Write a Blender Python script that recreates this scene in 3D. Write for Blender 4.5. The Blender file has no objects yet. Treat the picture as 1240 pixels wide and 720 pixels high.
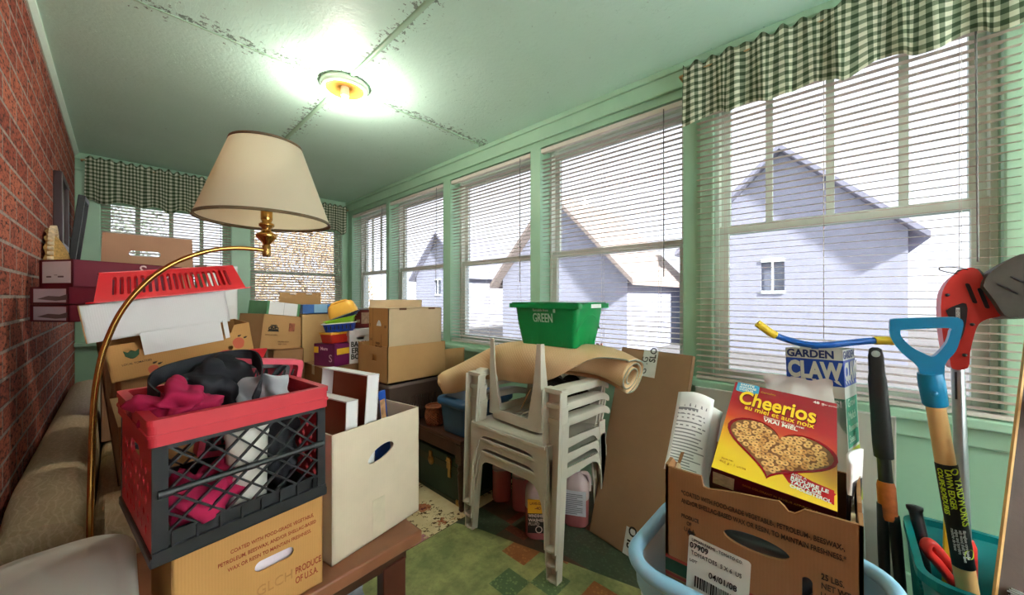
import bpy, bmesh, math, random
from mathutils import Vector, Matrix, Euler, noise
R = math.radians
PI = math.pi
S = bpy.context.scene
COL = S.collection
random.seed(7)

# ---------------------------------------------------------------- colour and materials
def lin(c):
    c = c / 255.0
    return c / 12.92 if c <= 0.04045 else ((c + 0.055) / 1.055) ** 2.4
def rgb(t, k=1.0):
    return (min(1, lin(t[0]) * k), min(1, lin(t[1]) * k), min(1, lin(t[2]) * k), 1)

class NT:
    """tiny node helper"""
    def __init__(s, name):
        s.m = bpy.data.materials.new(name); s.m.use_nodes = True
        s.t = s.m.node_tree; s.n = s.t.nodes; s.n.clear()
        s.out = s.n.new('ShaderNodeOutputMaterial')
        s.b = s.n.new('ShaderNodeBsdfPrincipled')
        s.t.links.new(s.b.outputs[0], s.out.inputs[0])
    def node(s, typ, **k):
        n = s.n.new(typ)
        for a, v in k.items():
            if a.startswith('i_'):
                key = a[2:]
                key = int(key) if key.isdigit() else key.replace('_', ' ')
                s.set(n.inputs[key], v)
            else:
                setattr(n, a, v)
        return n
    def set(s, sock, v):
        if isinstance(v, bpy.types.NodeSocket): s.t.links.new(v, sock)
        else: sock.default_value = v
    def math(s, op, a, b=0.0, c=0.0, clamp=False):
        n = s.n.new('ShaderNodeMath'); n.operation = op; n.use_clamp = clamp
        s.set(n.inputs[0], a); s.set(n.inputs[1], b); s.set(n.inputs[2], c)
        return n.outputs[0]
    def mix(s, f, a, b, mode='MIX'):
        n = s.n.new('ShaderNodeMix'); n.data_type = 'RGBA'; n.blend_type = mode
        s.set(n.inputs[0], f); s.set(n.inputs[6], a); s.set(n.inputs[7], b)
        return n.outputs[2]
    def coord(s, kind='Object'):
        return s.node('ShaderNodeTexCoord').outputs[kind]
    def noise(s, vec, scale=10, detail=3, rough=.5):
        n = s.node('ShaderNodeTexNoise', i_Scale=scale, i_Detail=detail, i_Roughness=rough)
        s.set(n.inputs['Vector'], vec); return n.outputs[0]
    def ramp(s, f, a, b):
        n = s.node('ShaderNodeMapRange'); s.set(n.inputs[0], f)
        n.inputs[1].default_value = a; n.inputs[2].default_value = b
        return n.outputs[0]
    def sep(s, vec):
        n = s.node('ShaderNodeSeparateXYZ'); s.set(n.inputs[0], vec); return n.outputs
    def comb(s, x=0., y=0., z=0.):
        n = s.node('ShaderNodeCombineXYZ'); s.set(n.inputs[0], x); s.set(n.inputs[1], y); s.set(n.inputs[2], z); return n.outputs[0]
    def bump(s, h, strength=.3, dist=.01):
        n = s.node('ShaderNodeBump', i_Strength=strength, i_Distance=dist)
        s.set(n.inputs['Height'], h); s.set(s.b.inputs['Normal'], n.outputs[0]); return n
    def fin(s, color=None, rough=.6, metal=0., spec=None, **k):
        if color is not None: s.set(s.b.inputs['Base Color'], color)
        s.set(s.b.inputs['Roughness'], rough); s.set(s.b.inputs['Metallic'], metal)
        if spec is not None: s.set(s.b.inputs['Specular IOR Level'], spec)
        for a, v in k.items(): s.set(s.b.inputs[a.replace('_', ' ')], v)
        return s.m
MATS = {}
def mat(name, c, rough=.6, var=.1, scale=14, bump=0., bscale=120, metal=0., spec=.4, bdist=.002, **k):
    if name in MATS: return MATS[name]
    t = NT(name); v = t.coord()
    f = t.noise(v, scale, 4)
    f = t.ramp(f, .3, .7)
    col = t.mix(f, rgb(c, 1 - var), rgb(c, 1 + var))
    if bump: t.bump(t.noise(v, bscale, 3), bump, bdist)
    MATS[name] = t.fin(col, rough, metal, spec, **k)
    return MATS[name]
def card(name, c, var=.07):
    """corrugated board: faint flutes and blotches"""
    if name in MATS: return MATS[name]
    t = NT(name); v = t.coord()
    f = t.ramp(t.noise(v, 6, 5, .65), .25, .75)
    w = t.node('ShaderNodeTexWave', i_Scale=55., i_Distortion=1.5, i_Detail=2.); w.bands_direction = 'X'
    t.set(w.inputs['Vector'], v)
    f2 = t.math('ADD', t.math('MULTIPLY', f, .8), t.math('MULTIPLY', w.outputs[1], .2))
    col = t.mix(f2, rgb(c, 1 - var * 1.6), rgb(c, 1 + var))
    t.bump(w.outputs[1], .12, .001)
    MATS[name] = t.fin(col, .75, 0, .25)
    return MATS[name]
# ---------------------------------------------------------------- geometry
def FM(o, x, y):
    """frame: origin o, axes x, y, z = x cross y"""
    x = Vector(x).normalized(); y = Vector(y); y = (y - x * y.dot(x)).normalized(); z = x.cross(y)
    m = Matrix.Identity(4)
    for i in range(3):
        m[i][0] = x[i]; m[i][1] = y[i]; m[i][2] = z[i]; m[i][3] = o[i]
    return m
def T(x=0, y=0, z=0): return Matrix.Translation((x, y, z))
def RX(a): return Matrix.Rotation(R(a), 4, 'X')
def RY(a): return Matrix.Rotation(R(a), 4, 'Y')
def RZ(a): return Matrix.Rotation(R(a), 4, 'Z')

def slot(cx, cy, w, h, n=8):
    """rounded slot outline"""
    r = min(w, h) / 2; return rrect(cx, cy, w, h, r * .999, n)
def rrect(cx, cy, w, h, r, n=5):
    p = []
    for sx, sy, a0 in ((1, 1, 0), (-1, 1, 90), (-1, -1, 180), (1, -1, 270)):
        for k in range(n + 1):
            a = R(a0 + 90 * k / n)
            p.append((cx + sx * (w / 2 - r) + r * math.cos(a), cy + sy * (h / 2 - r) + r * math.sin(a)))
    return p
def rect(x0, y0, x1, y1): return [(x0, y0), (x1, y0), (x1, y1), (x0, y1)]
def circ(cx, cy, r, n=20): return [(cx + r * math.cos(2 * PI * k / n), cy + r * math.sin(2 * PI * k / n)) for k in range(n)]

def smooth_path(pts, n=8):
    """Catmull-Rom through points"""
    P = [Vector(p) for p in pts]; out = []
    for i in range(len(P) - 1):
        a = P[i - 1] if i else P[0] * 2 - P[1]; b = P[i]; c = P[i + 1]; d = P[i + 2] if i + 2 < len(P) else P[-1] * 2 - P[-2]
        for k in range(n):
            t = k / n
            out.append(.5 * ((2 * b) + (-a + c) * t + (2 * a - 5 * b + 4 * c - d) * t * t + (-a + 3 * b - 3 * c + d) * t ** 3))
    out.append(P[-1]); return out

class MB:
    def __init__(s): s.v = []; s.f = []; s.mi = []; s.sm = []
    def add(s, vs, fs, mi=0, M=None, smooth=False):
        o = len(s.v)
        for v in vs: s.v.append((M @ Vector(v)) if M is not None else Vector(v))
        for f in fs: s.f.append([o + i for i in f]); s.mi.append(mi); s.sm.append(smooth)
        return s
    def box(s, lo, hi, mi=0, M=None):
        x0, y0, z0 = lo; x1, y1, z1 = hi
        return s.add([(x0, y0, z0), (x1, y0, z0), (x1, y1, z0), (x0, y1, z0), (x0, y0, z1), (x1, y0, z1), (x1, y1, z1), (x0, y1, z1)],
                     [(0, 3, 2, 1), (4, 5, 6, 7), (0, 1, 5, 4), (1, 2, 6, 5), (2, 3, 7, 6), (3, 0, 4, 7)], mi, M)
    def taper(s, lo, hi, k, mi=0, M=None, kb=1.0):
        """box whose top is scaled by k about its centre (bottom by kb)"""
        x0, y0, z0 = lo; x1, y1, z1 = hi; cx, cy = (x0 + x1) / 2, (y0 + y1) / 2
        kx, ky = k if isinstance(k, tuple) else (k, k)
        q = lambda x, y, a, b: (cx + (x - cx) * a, cy + (y - cy) * b)
        b = [(*q(x, y, kb, kb), z0) for x, y in ((x0, y0), (x1, y0), (x1, y1), (x0, y1))]
        t = [(*q(x, y, kx, ky), z1) for x, y in ((x0, y0), (x1, y0), (x1, y1), (x0, y1))]
        return s.add(b + t, [(0, 3, 2, 1), (4, 5, 6, 7), (0, 1, 5, 4), (1, 2, 6, 5), (2, 3, 7, 6), (3, 0, 4, 7)], mi, M)
    def bar(s, a, b, w, h, upv=(0, 0, 1), mi=0, M=None):
        """rectangular bar a->b, w across, h along upv"""
        a = Vector(a); b = Vector(b); d = (b - a); L = d.length; d.normalize(); u = Vector(upv)
        if abs(d.dot(u)) > .99: u = Vector((1, 0, 0))
        m = FM(a, d, u)
        if M is not None: m = M @ m
        return s.box((0, -h / 2, -w / 2), (L, h / 2, w / 2), mi, m)
    def tube(s, pts, r, n=10, mi=0, M=None, closed=False, caps=True, flat=1.0):
        P = [Vector(p) for p in pts]; N = len(P); vs = []; fs = []
        rr = r if isinstance(r, (list, tuple)) else [r] * N
        prev = None
        for i in range(N):
            if closed: d = P[(i + 1) % N] - P[i - 1]
            else: d = P[min(i + 1, N - 1)] - P[max(i - 1, 0)]
            d = d.normalized() if d.length > 1e-9 else Vector((0, 0, 1))
            if prev is None:
                u = Vector((0, 0, 1)) if abs(d.z) < .9 else Vector((1, 0, 0))
            else: u = prev
            u = (u - d * u.dot(d)).normalized(); prev = u; w = d.cross(u)
            for k in range(n):
                a = 2 * PI * k / n
                vs.append(P[i] + u * math.cos(a) * rr[i] + w * math.sin(a) * rr[i] * flat)
        for i in range(N if closed else N - 1):
            j = (i + 1) % N
            for k in range(n):
                l = (k + 1) % n; fs.append((i * n + k, i * n + l, j * n + l, j * n + k))
        s.add(vs, fs, mi, M, True)
        if caps and not closed:
            o = len(s.v)
            s.add(vs[:n], [tuple(reversed(range(n)))], mi, M); s.add(vs[-n:], [tuple(range(n))], mi, M)
        return s
    def lathe(s, prof, n=24, mi=0, M=None, smooth=True, sx=1., sy=1., caps=True):
        vs = []; fs = []
        for r, z in prof:
            for k in range(n):
                a = 2 * PI * k / n; vs.append((r * math.cos(a) * sx, r * math.sin(a) * sy, z))
        for i in range(len(prof) - 1):
            for k in range(n):
                l = (k + 1) % n; fs.append((i * n + k, i * n + l, (i + 1) * n + l, (i + 1) * n + k))
        s.add(vs, fs, mi, M, smooth)
        if (abs(prof[0][0] - prof[-1][0]) + abs(prof[0][1] - prof[-1][1]) < 1e-6) or not caps: return s
        if prof[0][0] > 1e-5: s.add(vs[:n], [tuple(reversed(range(n)))], mi, M)
        if prof[-1][0] > 1e-5: s.add(vs[-n:], [tuple(range(n))], mi, M)
        return s
    def loft(s, rings, mi=0, M=None, smooth=True, cap=True):
        n = len(rings[0]); vs = [p for r in rings for p in r]; fs = []
        for i in range(len(rings) - 1):
            for k in range(n):
                l = (k + 1) % n; fs.append((i * n + k, i * n + l, (i + 1) * n + l, (i + 1) * n + k))
        s.add(vs, fs, mi, M, smooth)
        if cap:
            s.add(rings[0], [tuple(reversed(range(n)))], mi, M); s.add(rings[-1], [tuple(range(n))], mi, M)
        return s
    def grid(s, nu, nv, fn, mi=0, M=None, cu=False, cv=False, smooth=True):
        vs = []; fs = []
        for i in range(nu):
            for j in range(nv):
                vs.append(fn(i / (nu if cu else nu - 1), j / (nv if cv else nv - 1)))
        for i in range(nu if cu else nu - 1):
            for j in range(nv if cv else nv - 1):
                a = (i + 1) % nu; b = (j + 1) % nv
                fs.append((i * nv + j, a * nv + j, a * nv + b, i * nv + b))
        return s.add(vs, fs, mi, M, smooth)
    def poly(s, outline, holes=(), t=.004, M=None, mi=0):
        """flat sheet with holes in the xy plane, from z=-t to z=0"""
        cu = bpy.data.curves.new('tmp', 'CURVE'); cu.dimensions = '2D'; cu.fill_mode = 'BOTH'; cu.extrude = t / 2
        for loop in [outline] + list(holes):
            sp = cu.splines.new('POLY'); sp.points.add(len(loop) - 1); sp.use_cyclic_u = True
            for q, p in zip(sp.points, loop): q.co = (p[0], p[1], 0, 1)
        o = bpy.data.objects.new('tmp', cu); me = bpy.data.meshes.new_from_object(o)
        m = T(0, 0, -t / 2)
        if M is not None: m = M @ m
        s.add([v.co.copy() for v in me.vertices], [tuple(p.vertices) for p in me.polygons], mi, m)
        bpy.data.objects.remove(o); bpy.data.curves.remove(cu); bpy.data.meshes.remove(me)
        return s
    def text(s, body, size, M, mi=0, t=.0006, align='LEFT', sx=1., bold=0., spacing=1.):
        cu = bpy.data.curves.new('tmp', 'FONT'); cu.body = body; cu.size = size; cu.extrude = t / 2; cu.align_x = align
        cu.offset = bold * size; cu.resolution_u = 3; cu.space_character = spacing
        o = bpy.data.objects.new('tmp', cu); me = bpy.data.meshes.new_from_object(o)
        m = M @ Matrix.Diagonal((sx, 1, 1, 1)) @ T(0, 0, t / 2)
        s.add([v.co.copy() for v in me.vertices], [tuple(p.vertices) for p in me.polygons], mi, m)
        bpy.data.objects.remove(o); bpy.data.curves.remove(cu); bpy.data.meshes.remove(me)
        return s
    def build(s, name, mats, parent=None, bevel=0., seg=2, sub=0, M=None, weld=False, smooth=None):
        me = bpy.data.meshes.new(name)
        me.from_pydata([tuple(v) for v in s.v], [], s.f)
        if not isinstance(mats, (list, tuple)): mats = [mats]
        for m in mats: me.materials.append(m)
        me.polygons.foreach_set('material_index', s.mi)
        me.polygons.foreach_set('use_smooth', [x if smooth is None else smooth for x in s.sm])
        bm = bmesh.new(); bm.from_mesh(me)
        if weld: bmesh.ops.remove_doubles(bm, verts=bm.verts, dist=1e-5)
        bmesh.ops.recalc_face_normals(bm, faces=bm.faces)
        bm.to_mesh(me); bm.free()
        me.update()
        o = bpy.data.objects.new(name, me); COL.objects.link(o)
        if parent is not None: o.parent = parent
        if M is not None: o.matrix_local = M
        if bevel:
            b = o.modifiers.new('bevel', 'BEVEL'); b.width = bevel; b.segments = seg; b.limit_method = 'ANGLE'; b.angle_limit = R(40)
        if sub:
            b = o.modifiers.new('sub', 'SUBSURF'); b.levels = sub; b.render_levels = sub
        return o

def thing(name, label, cat, loc=(0, 0, 0), rz=0., rot=None, group=None, M=None):
    o = bpy.data.objects.new(name, None); COL.objects.link(o); o.empty_display_size = .05
    if M is not None: o.matrix_world = M
    else:
        o.location = loc; o.rotation_euler = (0, 0, R(rz)) if rot is None else tuple(R(a) for a in rot)
    o['label'] = label; o['category'] = cat
    if group: o['group'] = group
    return o
def tag(o, label, cat, group=None, kind=None):
    o['label'] = label; o['category'] = cat
    if group: o['group'] = group
    if kind: o['kind'] = kind
    return o
def struct(o):
    o['kind'] = 'structure'; return o
def dup(root, loc=None, label=None, M=None):
    c = root.copy(); COL.objects.link(c)
    if M is not None: c.matrix_world = M
    elif loc is not None: c.location = loc
    if label: c['label'] = label
    for ch in list(root.children):
        d = ch.copy(); COL.objects.link(d); d.parent = c
        for g in list(ch.children):
            e = g.copy(); COL.objects.link(e); e.parent = d
    return c

def face(side, l, w, h):
    """frame of a box side (box centred, standing on z=0)"""
    return {'front': FM((-l / 2, -w / 2, 0), (1, 0, 0), (0, 0, 1)), 'right': FM((l / 2, -w / 2, 0), (0, 1, 0), (0, 0, 1)),
            'left': FM((-l / 2, w / 2, 0), (0, -1, 0), (0, 0, 1)), 'back': FM((l / 2, w / 2, 0), (-1, 0, 0), (0, 0, 1)),
            'top': FM((-l / 2, -w / 2, h), (1, 0, 0), (0, 1, 0))}[side]
def carton(root, l, w, h, m, open_=True, holes={}, flaps={}, t=.004, inner=None, seam=True, tape=None, outl={}):
    """cardboard box under root; parts: body, flap(s), tape. holes: side -> outlines in face coords; flaps: side -> (angle from upright, length)"""
    b = MB()
    b.box((-l / 2, -w / 2, 0), (l / 2, w / 2, t))
    for sd in ('front', 'right', 'left', 'back'):
        fl = l if sd in ('front', 'back') else w
        b.poly(outl.get(sd, rect(0, 0, fl, h)), holes.get(sd, ()), t, face(sd, l, w, h))
    if not open_:
        g = .001
        b.box((-l / 2, -w / 2, h - t), (l / 2, -g, h)); b.box((-l / 2, g, h - t), (l / 2, w / 2, h))
    o = b.build('body', m, root)
    for sd, (a, ln) in flaps.items():
        fl = l if sd in ('front', 'back') else w
        q = MB(); q.poly([(.002, 0), (fl - .002, 0), (fl - .006, ln), (.006, ln)], holes.get(sd + '_flap', ()), t)
        q.build('flap', m, root, M=face(sd, l, w, h) @ T(0, h, 0) @ RX(-a))
    if tape is not None and not open_:
        q = MB(); q.box((-l / 2 - .0006, -.024, h), (l / 2 + .0006, .024, h + .0006))
        for s in (-1, 1): q.box((s * l / 2 - .0006, -.024, h - .06), (s * l / 2 + .0006, .024, h))
        q.build('tape', tape, root)
    return o
def put_text(root, lines, m, side_M, name='lettering', t=.0006):
    """lines: (string, x, y, size, kwargs) in face coords; one child mesh"""
    b = MB()
    for L in lines:
        k = L[4] if len(L) > 4 else {}
        ang = k.pop('rot', 0) if k else 0
        b.text(L[0], L[3], side_M @ T(L[1], L[2], .0004) @ RZ(ang), t=t, **k)
    return b.build(name, m, root)
def add_mesh_child(root, name, m, fn, **k):
    b = MB(); fn(b); return b.build(name, m, root, **k)

def crumple(fn, amp, sc, seed=0):
    def g(u, v):
        p = Vector(fn(u, v)); q = p * sc + Vector((seed * 3.1, seed * 1.7, 0))
        return p + Vector((noise.noise(q), noise.noise(q + Vector((9, 2, 5))), noise.noise(q + Vector((3, 8, 1))))) * amp
    return g
def blob(b, c, r, amp=.02, sc=18, seed=1, n=28, mi=0, ridge=True, M=None):
    """soft crumpled lump of cloth"""
    vs = []; fs = []
    nv = n // 2 + 1
    for i in range(nv):
        th = PI * i / (nv - 1)
        for j in range(n):
            ph = 2 * PI * j / n
            d = Vector((math.sin(th) * math.cos(ph), math.sin(th) * math.sin(ph), math.cos(th)))
            q = d * sc * .12 + Vector((seed * 5.3, seed, seed * 2.2))
            k = noise.noise(q * .8) * .9 + math.sin(6 * noise.noise(q * .55 + Vector((4, 1, 2)))) * .45 + noise.noise(q * 1.9) * .22
            p = Vector((d.x * r[0], d.y * r[1], d.z * r[2])) + d * k * amp
            vs.append(p + Vector(c))
    for i in range(nv - 1):
        for j in range(n):
            l = (j + 1) % n; fs.append((i * n + j, (i + 1) * n + j, (i + 1) * n + l, i * n + l))
    b.add(vs, fs, mi, M, True)
# ---------------------------------------------------------------- room materials
H = 2.41
def m_ceiling():
    t = NT('ceiling_paint'); v = t.coord(); s = t.sep(v)
    big = t.ramp(t.noise(v, 2.2, 4), .3, .7)
    col = t.mix(big, rgb((200, 236, 220)), rgb((208, 242, 228)))
    # old plaster board seams, one along X at y=2.16 and the batten line along Y at x=.87
    wob = t.math('MULTIPLY', t.math('SUBTRACT', t.noise(v, 9, 3), .5), .10)
    dx = t.math('ABSOLUTE', t.math('ADD', t.math('SUBTRACT', s[0], .87), wob))
    dy = t.math('ABSOLUTE', t.math('ADD', t.math('SUBTRACT', s[1], 2.14), wob))
    near = t.math('MINIMUM', t.math('MULTIPLY', dx, 1.3), t.math('MULTIPLY', dy, 1.1))
    band = t.math('SUBTRACT', 1.0, t.math('MULTIPLY', near, 7.5), clamp=True)
    fl = t.node('ShaderNodeTexVoronoi', i_Scale=26.); fl.feature = 'DISTANCE_TO_EDGE'; t.set(fl.inputs['Vector'], v)
    cr = t.noise(v, 34, 5, .7)
    thr = t.math('MULTIPLY', band, .19)
    flake = t.math('GREATER_THAN', t.math('ADD', cr, thr), .695)
    col = t.mix(t.math('MULTIPLY', flake, .75), col, rgb((84, 102, 88)))
    curl = t.math('GREATER_THAN', t.math('ADD', t.noise(v, 21, 4, .6), t.math('MULTIPLY', band, .15)), .66)
    hgt = t.math('ADD', t.math('MULTIPLY', curl, .8), t.math('MULTIPLY', t.noise(v, 60, 4), .22))
    hgt = t.math('SUBTRACT', hgt, t.math('MULTIPLY', flake, 1.2))
    # loose paint wrinkled along the near side of the cross seam
    side = t.math('MULTIPLY', t.ramp(s[1], 1.74, 2.1), t.math('LESS_THAN', s[1], 2.155)); side = t.math('MULTIPLY', side, t.ramp(s[0], .95, .55))
    wv = t.noise(t.comb(t.math('MULTIPLY', s[0], 30.), t.math('MULTIPLY', s[1], 5.), 0.), 1.6, 4, .6)
    hgt = t.math('ADD', hgt, t.math('MULTIPLY', t.math('MULTIPLY', side, t.math('GREATER_THAN', wv, .5)), 1.6))
    sp2 = t.math('GREATER_THAN', t.noise(v, 17, 5, .7), .70); hgt = t.math('ADD', hgt, t.math('MULTIPLY', sp2, .5))
    t.bump(hgt, .85, .009)
    return t.fin(col, .5, 0, .35)
def m_brick():
    t = NT('old_red_brick'); v = t.coord(); s = t.sep(v)
    p = t.comb(t.math('ADD', s[0], s[1]), s[2], 0.)
    br = t.node('ShaderNodeTexBrick', i_Scale=1., i_Mortar_Size=.0065, i_Mortar_Smooth=.25, i_Brick_Width=.235, i_Row_Height=.091, i_Bias=0.)
    t.set(br.inputs['Vector'], p)
    br.inputs['Color1'].default_value = rgb((146, 70, 56)); br.inputs['Color2'].default_value = rgb((190, 106, 82)); br.inputs['Mortar'].default_value = rgb((168, 152, 142))
    sv = t.node('ShaderNodeMapping'); t.set(sv.inputs[0], v); sv.inputs['Rotation'].default_value = (.6, 0, 0); sv.inputs['Scale'].default_value = (1, .55, 1.5); n1 = t.noise(sv.outputs[0], 46, 6, .75); n2 = t.noise(v, 8, 3)
    col = t.mix(t.ramp(n1, .49, .60), br.outputs[0], rgb((48, 30, 28)))
    col = t.mix(t.math('MULTIPLY', t.ramp(n1, .46, .30), .5), col, rgb((190, 112, 78)))
    col = t.mix(t.math('MULTIPLY', t.ramp(n2, .5, .75), .4), col, rgb((86, 50, 46)))
    mort = t.mix(t.ramp(n1, .4, .7), rgb((172, 156, 146)), rgb((112, 100, 96)))
    col = t.mix(br.outputs[1], col, mort)
    hgt = t.math('ADD', t.math('MULTIPLY', t.math('SUBTRACT', 1., br.outputs[1]), 1.), t.math('MULTIPLY', n1, .45))
    t.bump(hgt, .8, .01)
    return t.fin(col, .85, 0, .2)
def m_floor(name, base, alt, patches, dens):
    t = NT(name); v = t.coord(); s = t.sep(v)
    n = t.noise(v, 7, 5, .65); n2 = t.noise(v, 38, 4, .7)
    col = t.mix(t.ramp(n, .38, .62), rgb(base), rgb(alt))
    col = t.mix(t.math('MULTIPLY', t.ramp(n2, .45, .75), .35), col, rgb((70, 66, 46)))
    def cells(k, ox, oy):
        fx = t.math('FLOOR', t.math('DIVIDE', t.math('ADD', s[0], ox), k)); fy = t.math('FLOOR', t.math('DIVIDE', t.math('ADD', s[1], oy), k * 1.0))
        w = t.node('ShaderNodeTexWhiteNoise'); w.noise_dimensions = '2D'; t.set(w.inputs['Vector'], t.comb(fx, fy, 0.))
        return w.outputs[0]
    dot = t.node('ShaderNodeTexVoronoi', i_Scale=62.); t.set(dot.inputs['Vector'], v)
    dots = t.math('LESS_THAN', dot.outputs['Distance'], .34)
    for i, (c, c2, k, ox, oy) in enumerate(patches):
        w = cells(k, ox, oy); on = t.math('GREATER_THAN', w, 1 - dens)
        pc = t.mix(t.math('MULTIPLY', dots, .55), rgb(c), rgb(c2))
        pc = t.mix(t.math('MULTIPLY', t.ramp(n2, .4, .7), .4), pc, rgb(c, .6))
        col = t.mix(t.math('MULTIPLY', on, .85), col, pc)
    t.bump(n2, .1, .002)
    return t.fin(col, t.math('ADD', .3, t.math('MULTIPLY', n, .25)), 0, .45)
def m_gingham():
    t = NT('green_gingham_cotton'); s = t.sep(t.coord('UV'))
    def st(x):
        return t.math('LESS_THAN', t.math('FRACT', x), .5)
    a = st(s[0]); b = st(s[1]); sm = t.math('ADD', a, b)
    col = t.mix(t.math('GREATER_THAN', sm, .5), rgb((236, 236, 216)), rgb((150, 160, 134)))
    col = t.mix(t.math('GREATER_THAN', sm, 1.5), col, rgb((76, 94, 70)))
    t.fin(col, .85, 0, .15)
    tr = t.node('ShaderNodeBsdfTranslucent'); t.set(tr.inputs[0], col)
    mx = t.node('ShaderNodeMixShader'); mx.inputs[0].default_value = .4
    t.t.links.new(t.b.outputs[0], mx.inputs[1]); t.t.links.new(tr.outputs[0], mx.inputs[2]); t.t.links.new(mx.outputs[0], t.out.inputs[0])
    return t.m
def m_glass(nm, tint):
    t = NT(nm); a = t.node('ShaderNodeBsdfTransparent'); a.inputs[0].default_value = tint
    g = t.node('ShaderNodeBsdfGlossy'); g.inputs['Roughness'].default_value = .03
    mx = t.node('ShaderNodeMixShader'); mx.inputs[0].default_value = .04
    t.t.links.new(a.outputs[0], mx.inputs[1]); t.t.links.new(g.outputs[0], mx.inputs[2]); t.t.links.new(mx.outputs[0], t.out.inputs[0])
    return t.m
def m_diffuser():
    t = NT('light_diffusing_pane'); tr = t.node('ShaderNodeBsdfTranslucent'); tr.inputs[0].default_value = (.92, .94, .95, 1)  # panes of the unseen near windows, made to scatter sunlight into the room
    t.t.links.new(tr.outputs[0], t.out.inputs[0]); return t.m
def m_slat():
    t = NT('ivory_blind_slat'); t.fin(rgb((196, 180, 166)), .45, 0, .35)
    tr = t.node('ShaderNodeBsdfTranslucent'); tr.inputs[0].default_value = rgb((232, 222, 208))
    mx = t.node('ShaderNodeMixShader'); mx.inputs[0].default_value = .03
    t.t.links.new(t.b.outputs[0], mx.inputs[1]); t.t.links.new(tr.outputs[0], mx.inputs[2]); t.t.links.new(mx.outputs[0], t.out.inputs[0])
    return t.m
CEIL = m_ceiling(); BRICK = m_brick(); GING = m_gingham(); GLASS = m_glass('dimming_window_glass', (.66, .67, .69, 1)); DIFFUSER = m_diffuser(); SLAT = m_slat()  # grey tint in the window glass dims the bright view outside
GREEN = mat('green_wall_paint', (158, 197, 168), .4, .05, 5, .25, 18, spec=.45, bdist=.004)
GREENT = mat('green_trim_paint', (168, 206, 178), .35, .05, 7, .2, 30, spec=.5)
WSASH = mat('white_sash_paint', (222, 230, 222), .4, .03)
GSASH = mat('pale_green_sash_paint', (226, 240, 228), .4, .04)
VINYL = m_floor('dark_vinyl_floor', (106, 70, 52), (76, 68, 52), [((128, 62, 44), (160, 100, 66), .17, .03, .04), ((64, 84, 64), (90, 112, 88), .23, .0, .1)], .22)
MATV = m_floor('green_patchwork_vinyl', (168, 168, 108), (124, 132, 82), [((164, 88, 50), (210, 134, 76), .135, .012, .04), ((74, 102, 70), (146, 168, 110), .12, .05, .0)], .10)

# ---------------------------------------------------------------- room shell
def panel(name, o, x, y, outline, holes, t, m):
    b = MB(); b.poly(outline, holes, t, FM(o, x, y)); return struct(b.build(name, m))
YN = -1.75   # near end of the room
XL, XR, YF = -.26, 2.03, 4.8
fb = MB(); fb.box((XL - .2, YN - .2, -.05), (XR + .22, YF + .2, 0)); struct(fb.build('floor', VINYL))
cb = MB(); cb.box((XL - .2, YN - .2, H), (XR + .22, YF + .2, H + .05)); struct(cb.build('ceiling', CEIL))
wl = MB(); wl.box((XL - .2, YN - .2, 0), (XL, YF + .2, H)); struct(wl.build('wall_left', BRICK))
# right wall: openings given as (y0, y1, z0, z1)
RW = [(3.80, 4.68, .785, 2.245), (2.74, 3.73, .785, 2.245), (1.69, 2.635, .785, 2.245), (.635, 1.602, .785, 2.245), (-.385, .485, .77, 2.24), (-1.55, -.62, .77, 2.24)]
panel('wall_right', (XR, YF, 0), (0, -1, 0), (0, 0, 1), rect(0, 0, YF - YN, H), [rect(YF - b, c, YF - a, d) for a, b, c, d in RW], .22, GREEN)
FW = [(-.115, .80, .80, 2.08), (.965, 1.945, .80, 2.08)]
panel('wall_back', (XL - .0, YF, 0), (1, 0, 0), (0, 0, 1), rect(0, 0, XR - XL + .22, H), [rect(a - XL, c, b - XL, d) for a, b, c, d in FW], .18, GREEN)
NW = [(-.1, .55, .7, 2.25), (.65, 1.3, .7, 2.25), (1.4, 1.95, .7, 2.25)]  # unseen windows behind the camera, added to bring in daylight
panel('wall_front', (XR + .22, YN, 0), (-1, 0, 0), (0, 0, 1), rect(0, 0, XR - XL + .22, H), [rect(XR + .22 - b, c, XR + .22 - a, d) for a, b, c, d in NW], .18, GREEN)
# trim: crown along the right wall, picture rail on the far wall, cornice along the brick, sill, apron, casings
def trim(name, boxes, m=GREENT, bevel=.006):
    b = MB()
    for lo, hi in boxes: b.box(lo, hi)
    return struct(b.build(name, m, bevel=bevel))
trim('trim_1', [((XR - .022, YN, 2.29), (XR, YF, H)), ((XR - .04, YN, H - .035), (XR - .022, YF, H))])
trim('trim_2', [((XL, YF - .025, 2.355), (XR - .04, YF, H)), ((XL, YF - .018, 2.26), (XR - .03, YF, 2.285))])
cb = MB(); cb.loft([[(XL, y, H), (XL, y, H - .03), (XL + .006, y, H - .03), (XL + .022, y, H - .012), (XL + .024, y, H)] for y in (YN, YF - .025)], smooth=False); struct(cb.build('trim_3', mat('pale_cornice_paint', (222, 240, 226), .4, .03)))
trim('trim_4', [((XR - .075, YN, .735), (XR + .02, YF, .77)), ((XR - .022, YN, .66), (XR, YF, .735))])
trim('trim_5', [((XR - .03, .485, .77), (XR, .545, 2.29)), ((XR - .035, -.475, .77), (XR, -.385, 2.29)), ((XR - .05, -.54, .77), (XR, -.475, 2.29))], bevel=.008)
trim('trim_6', [((XL + .0, YF - .03, .8), (-.115, YF, 2.255)), ((.80, YF - .03, .8), (.965, YF, 2.255)), ((1.945, YF - .03, .8), (XR - .03, YF, 2.255)), ((XL, YF - .09, .765), (XR - .08, YF, .8))])
trim('baseboard_right', [((XR - .02, YN, 0), (XR, YF, .14))])
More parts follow.
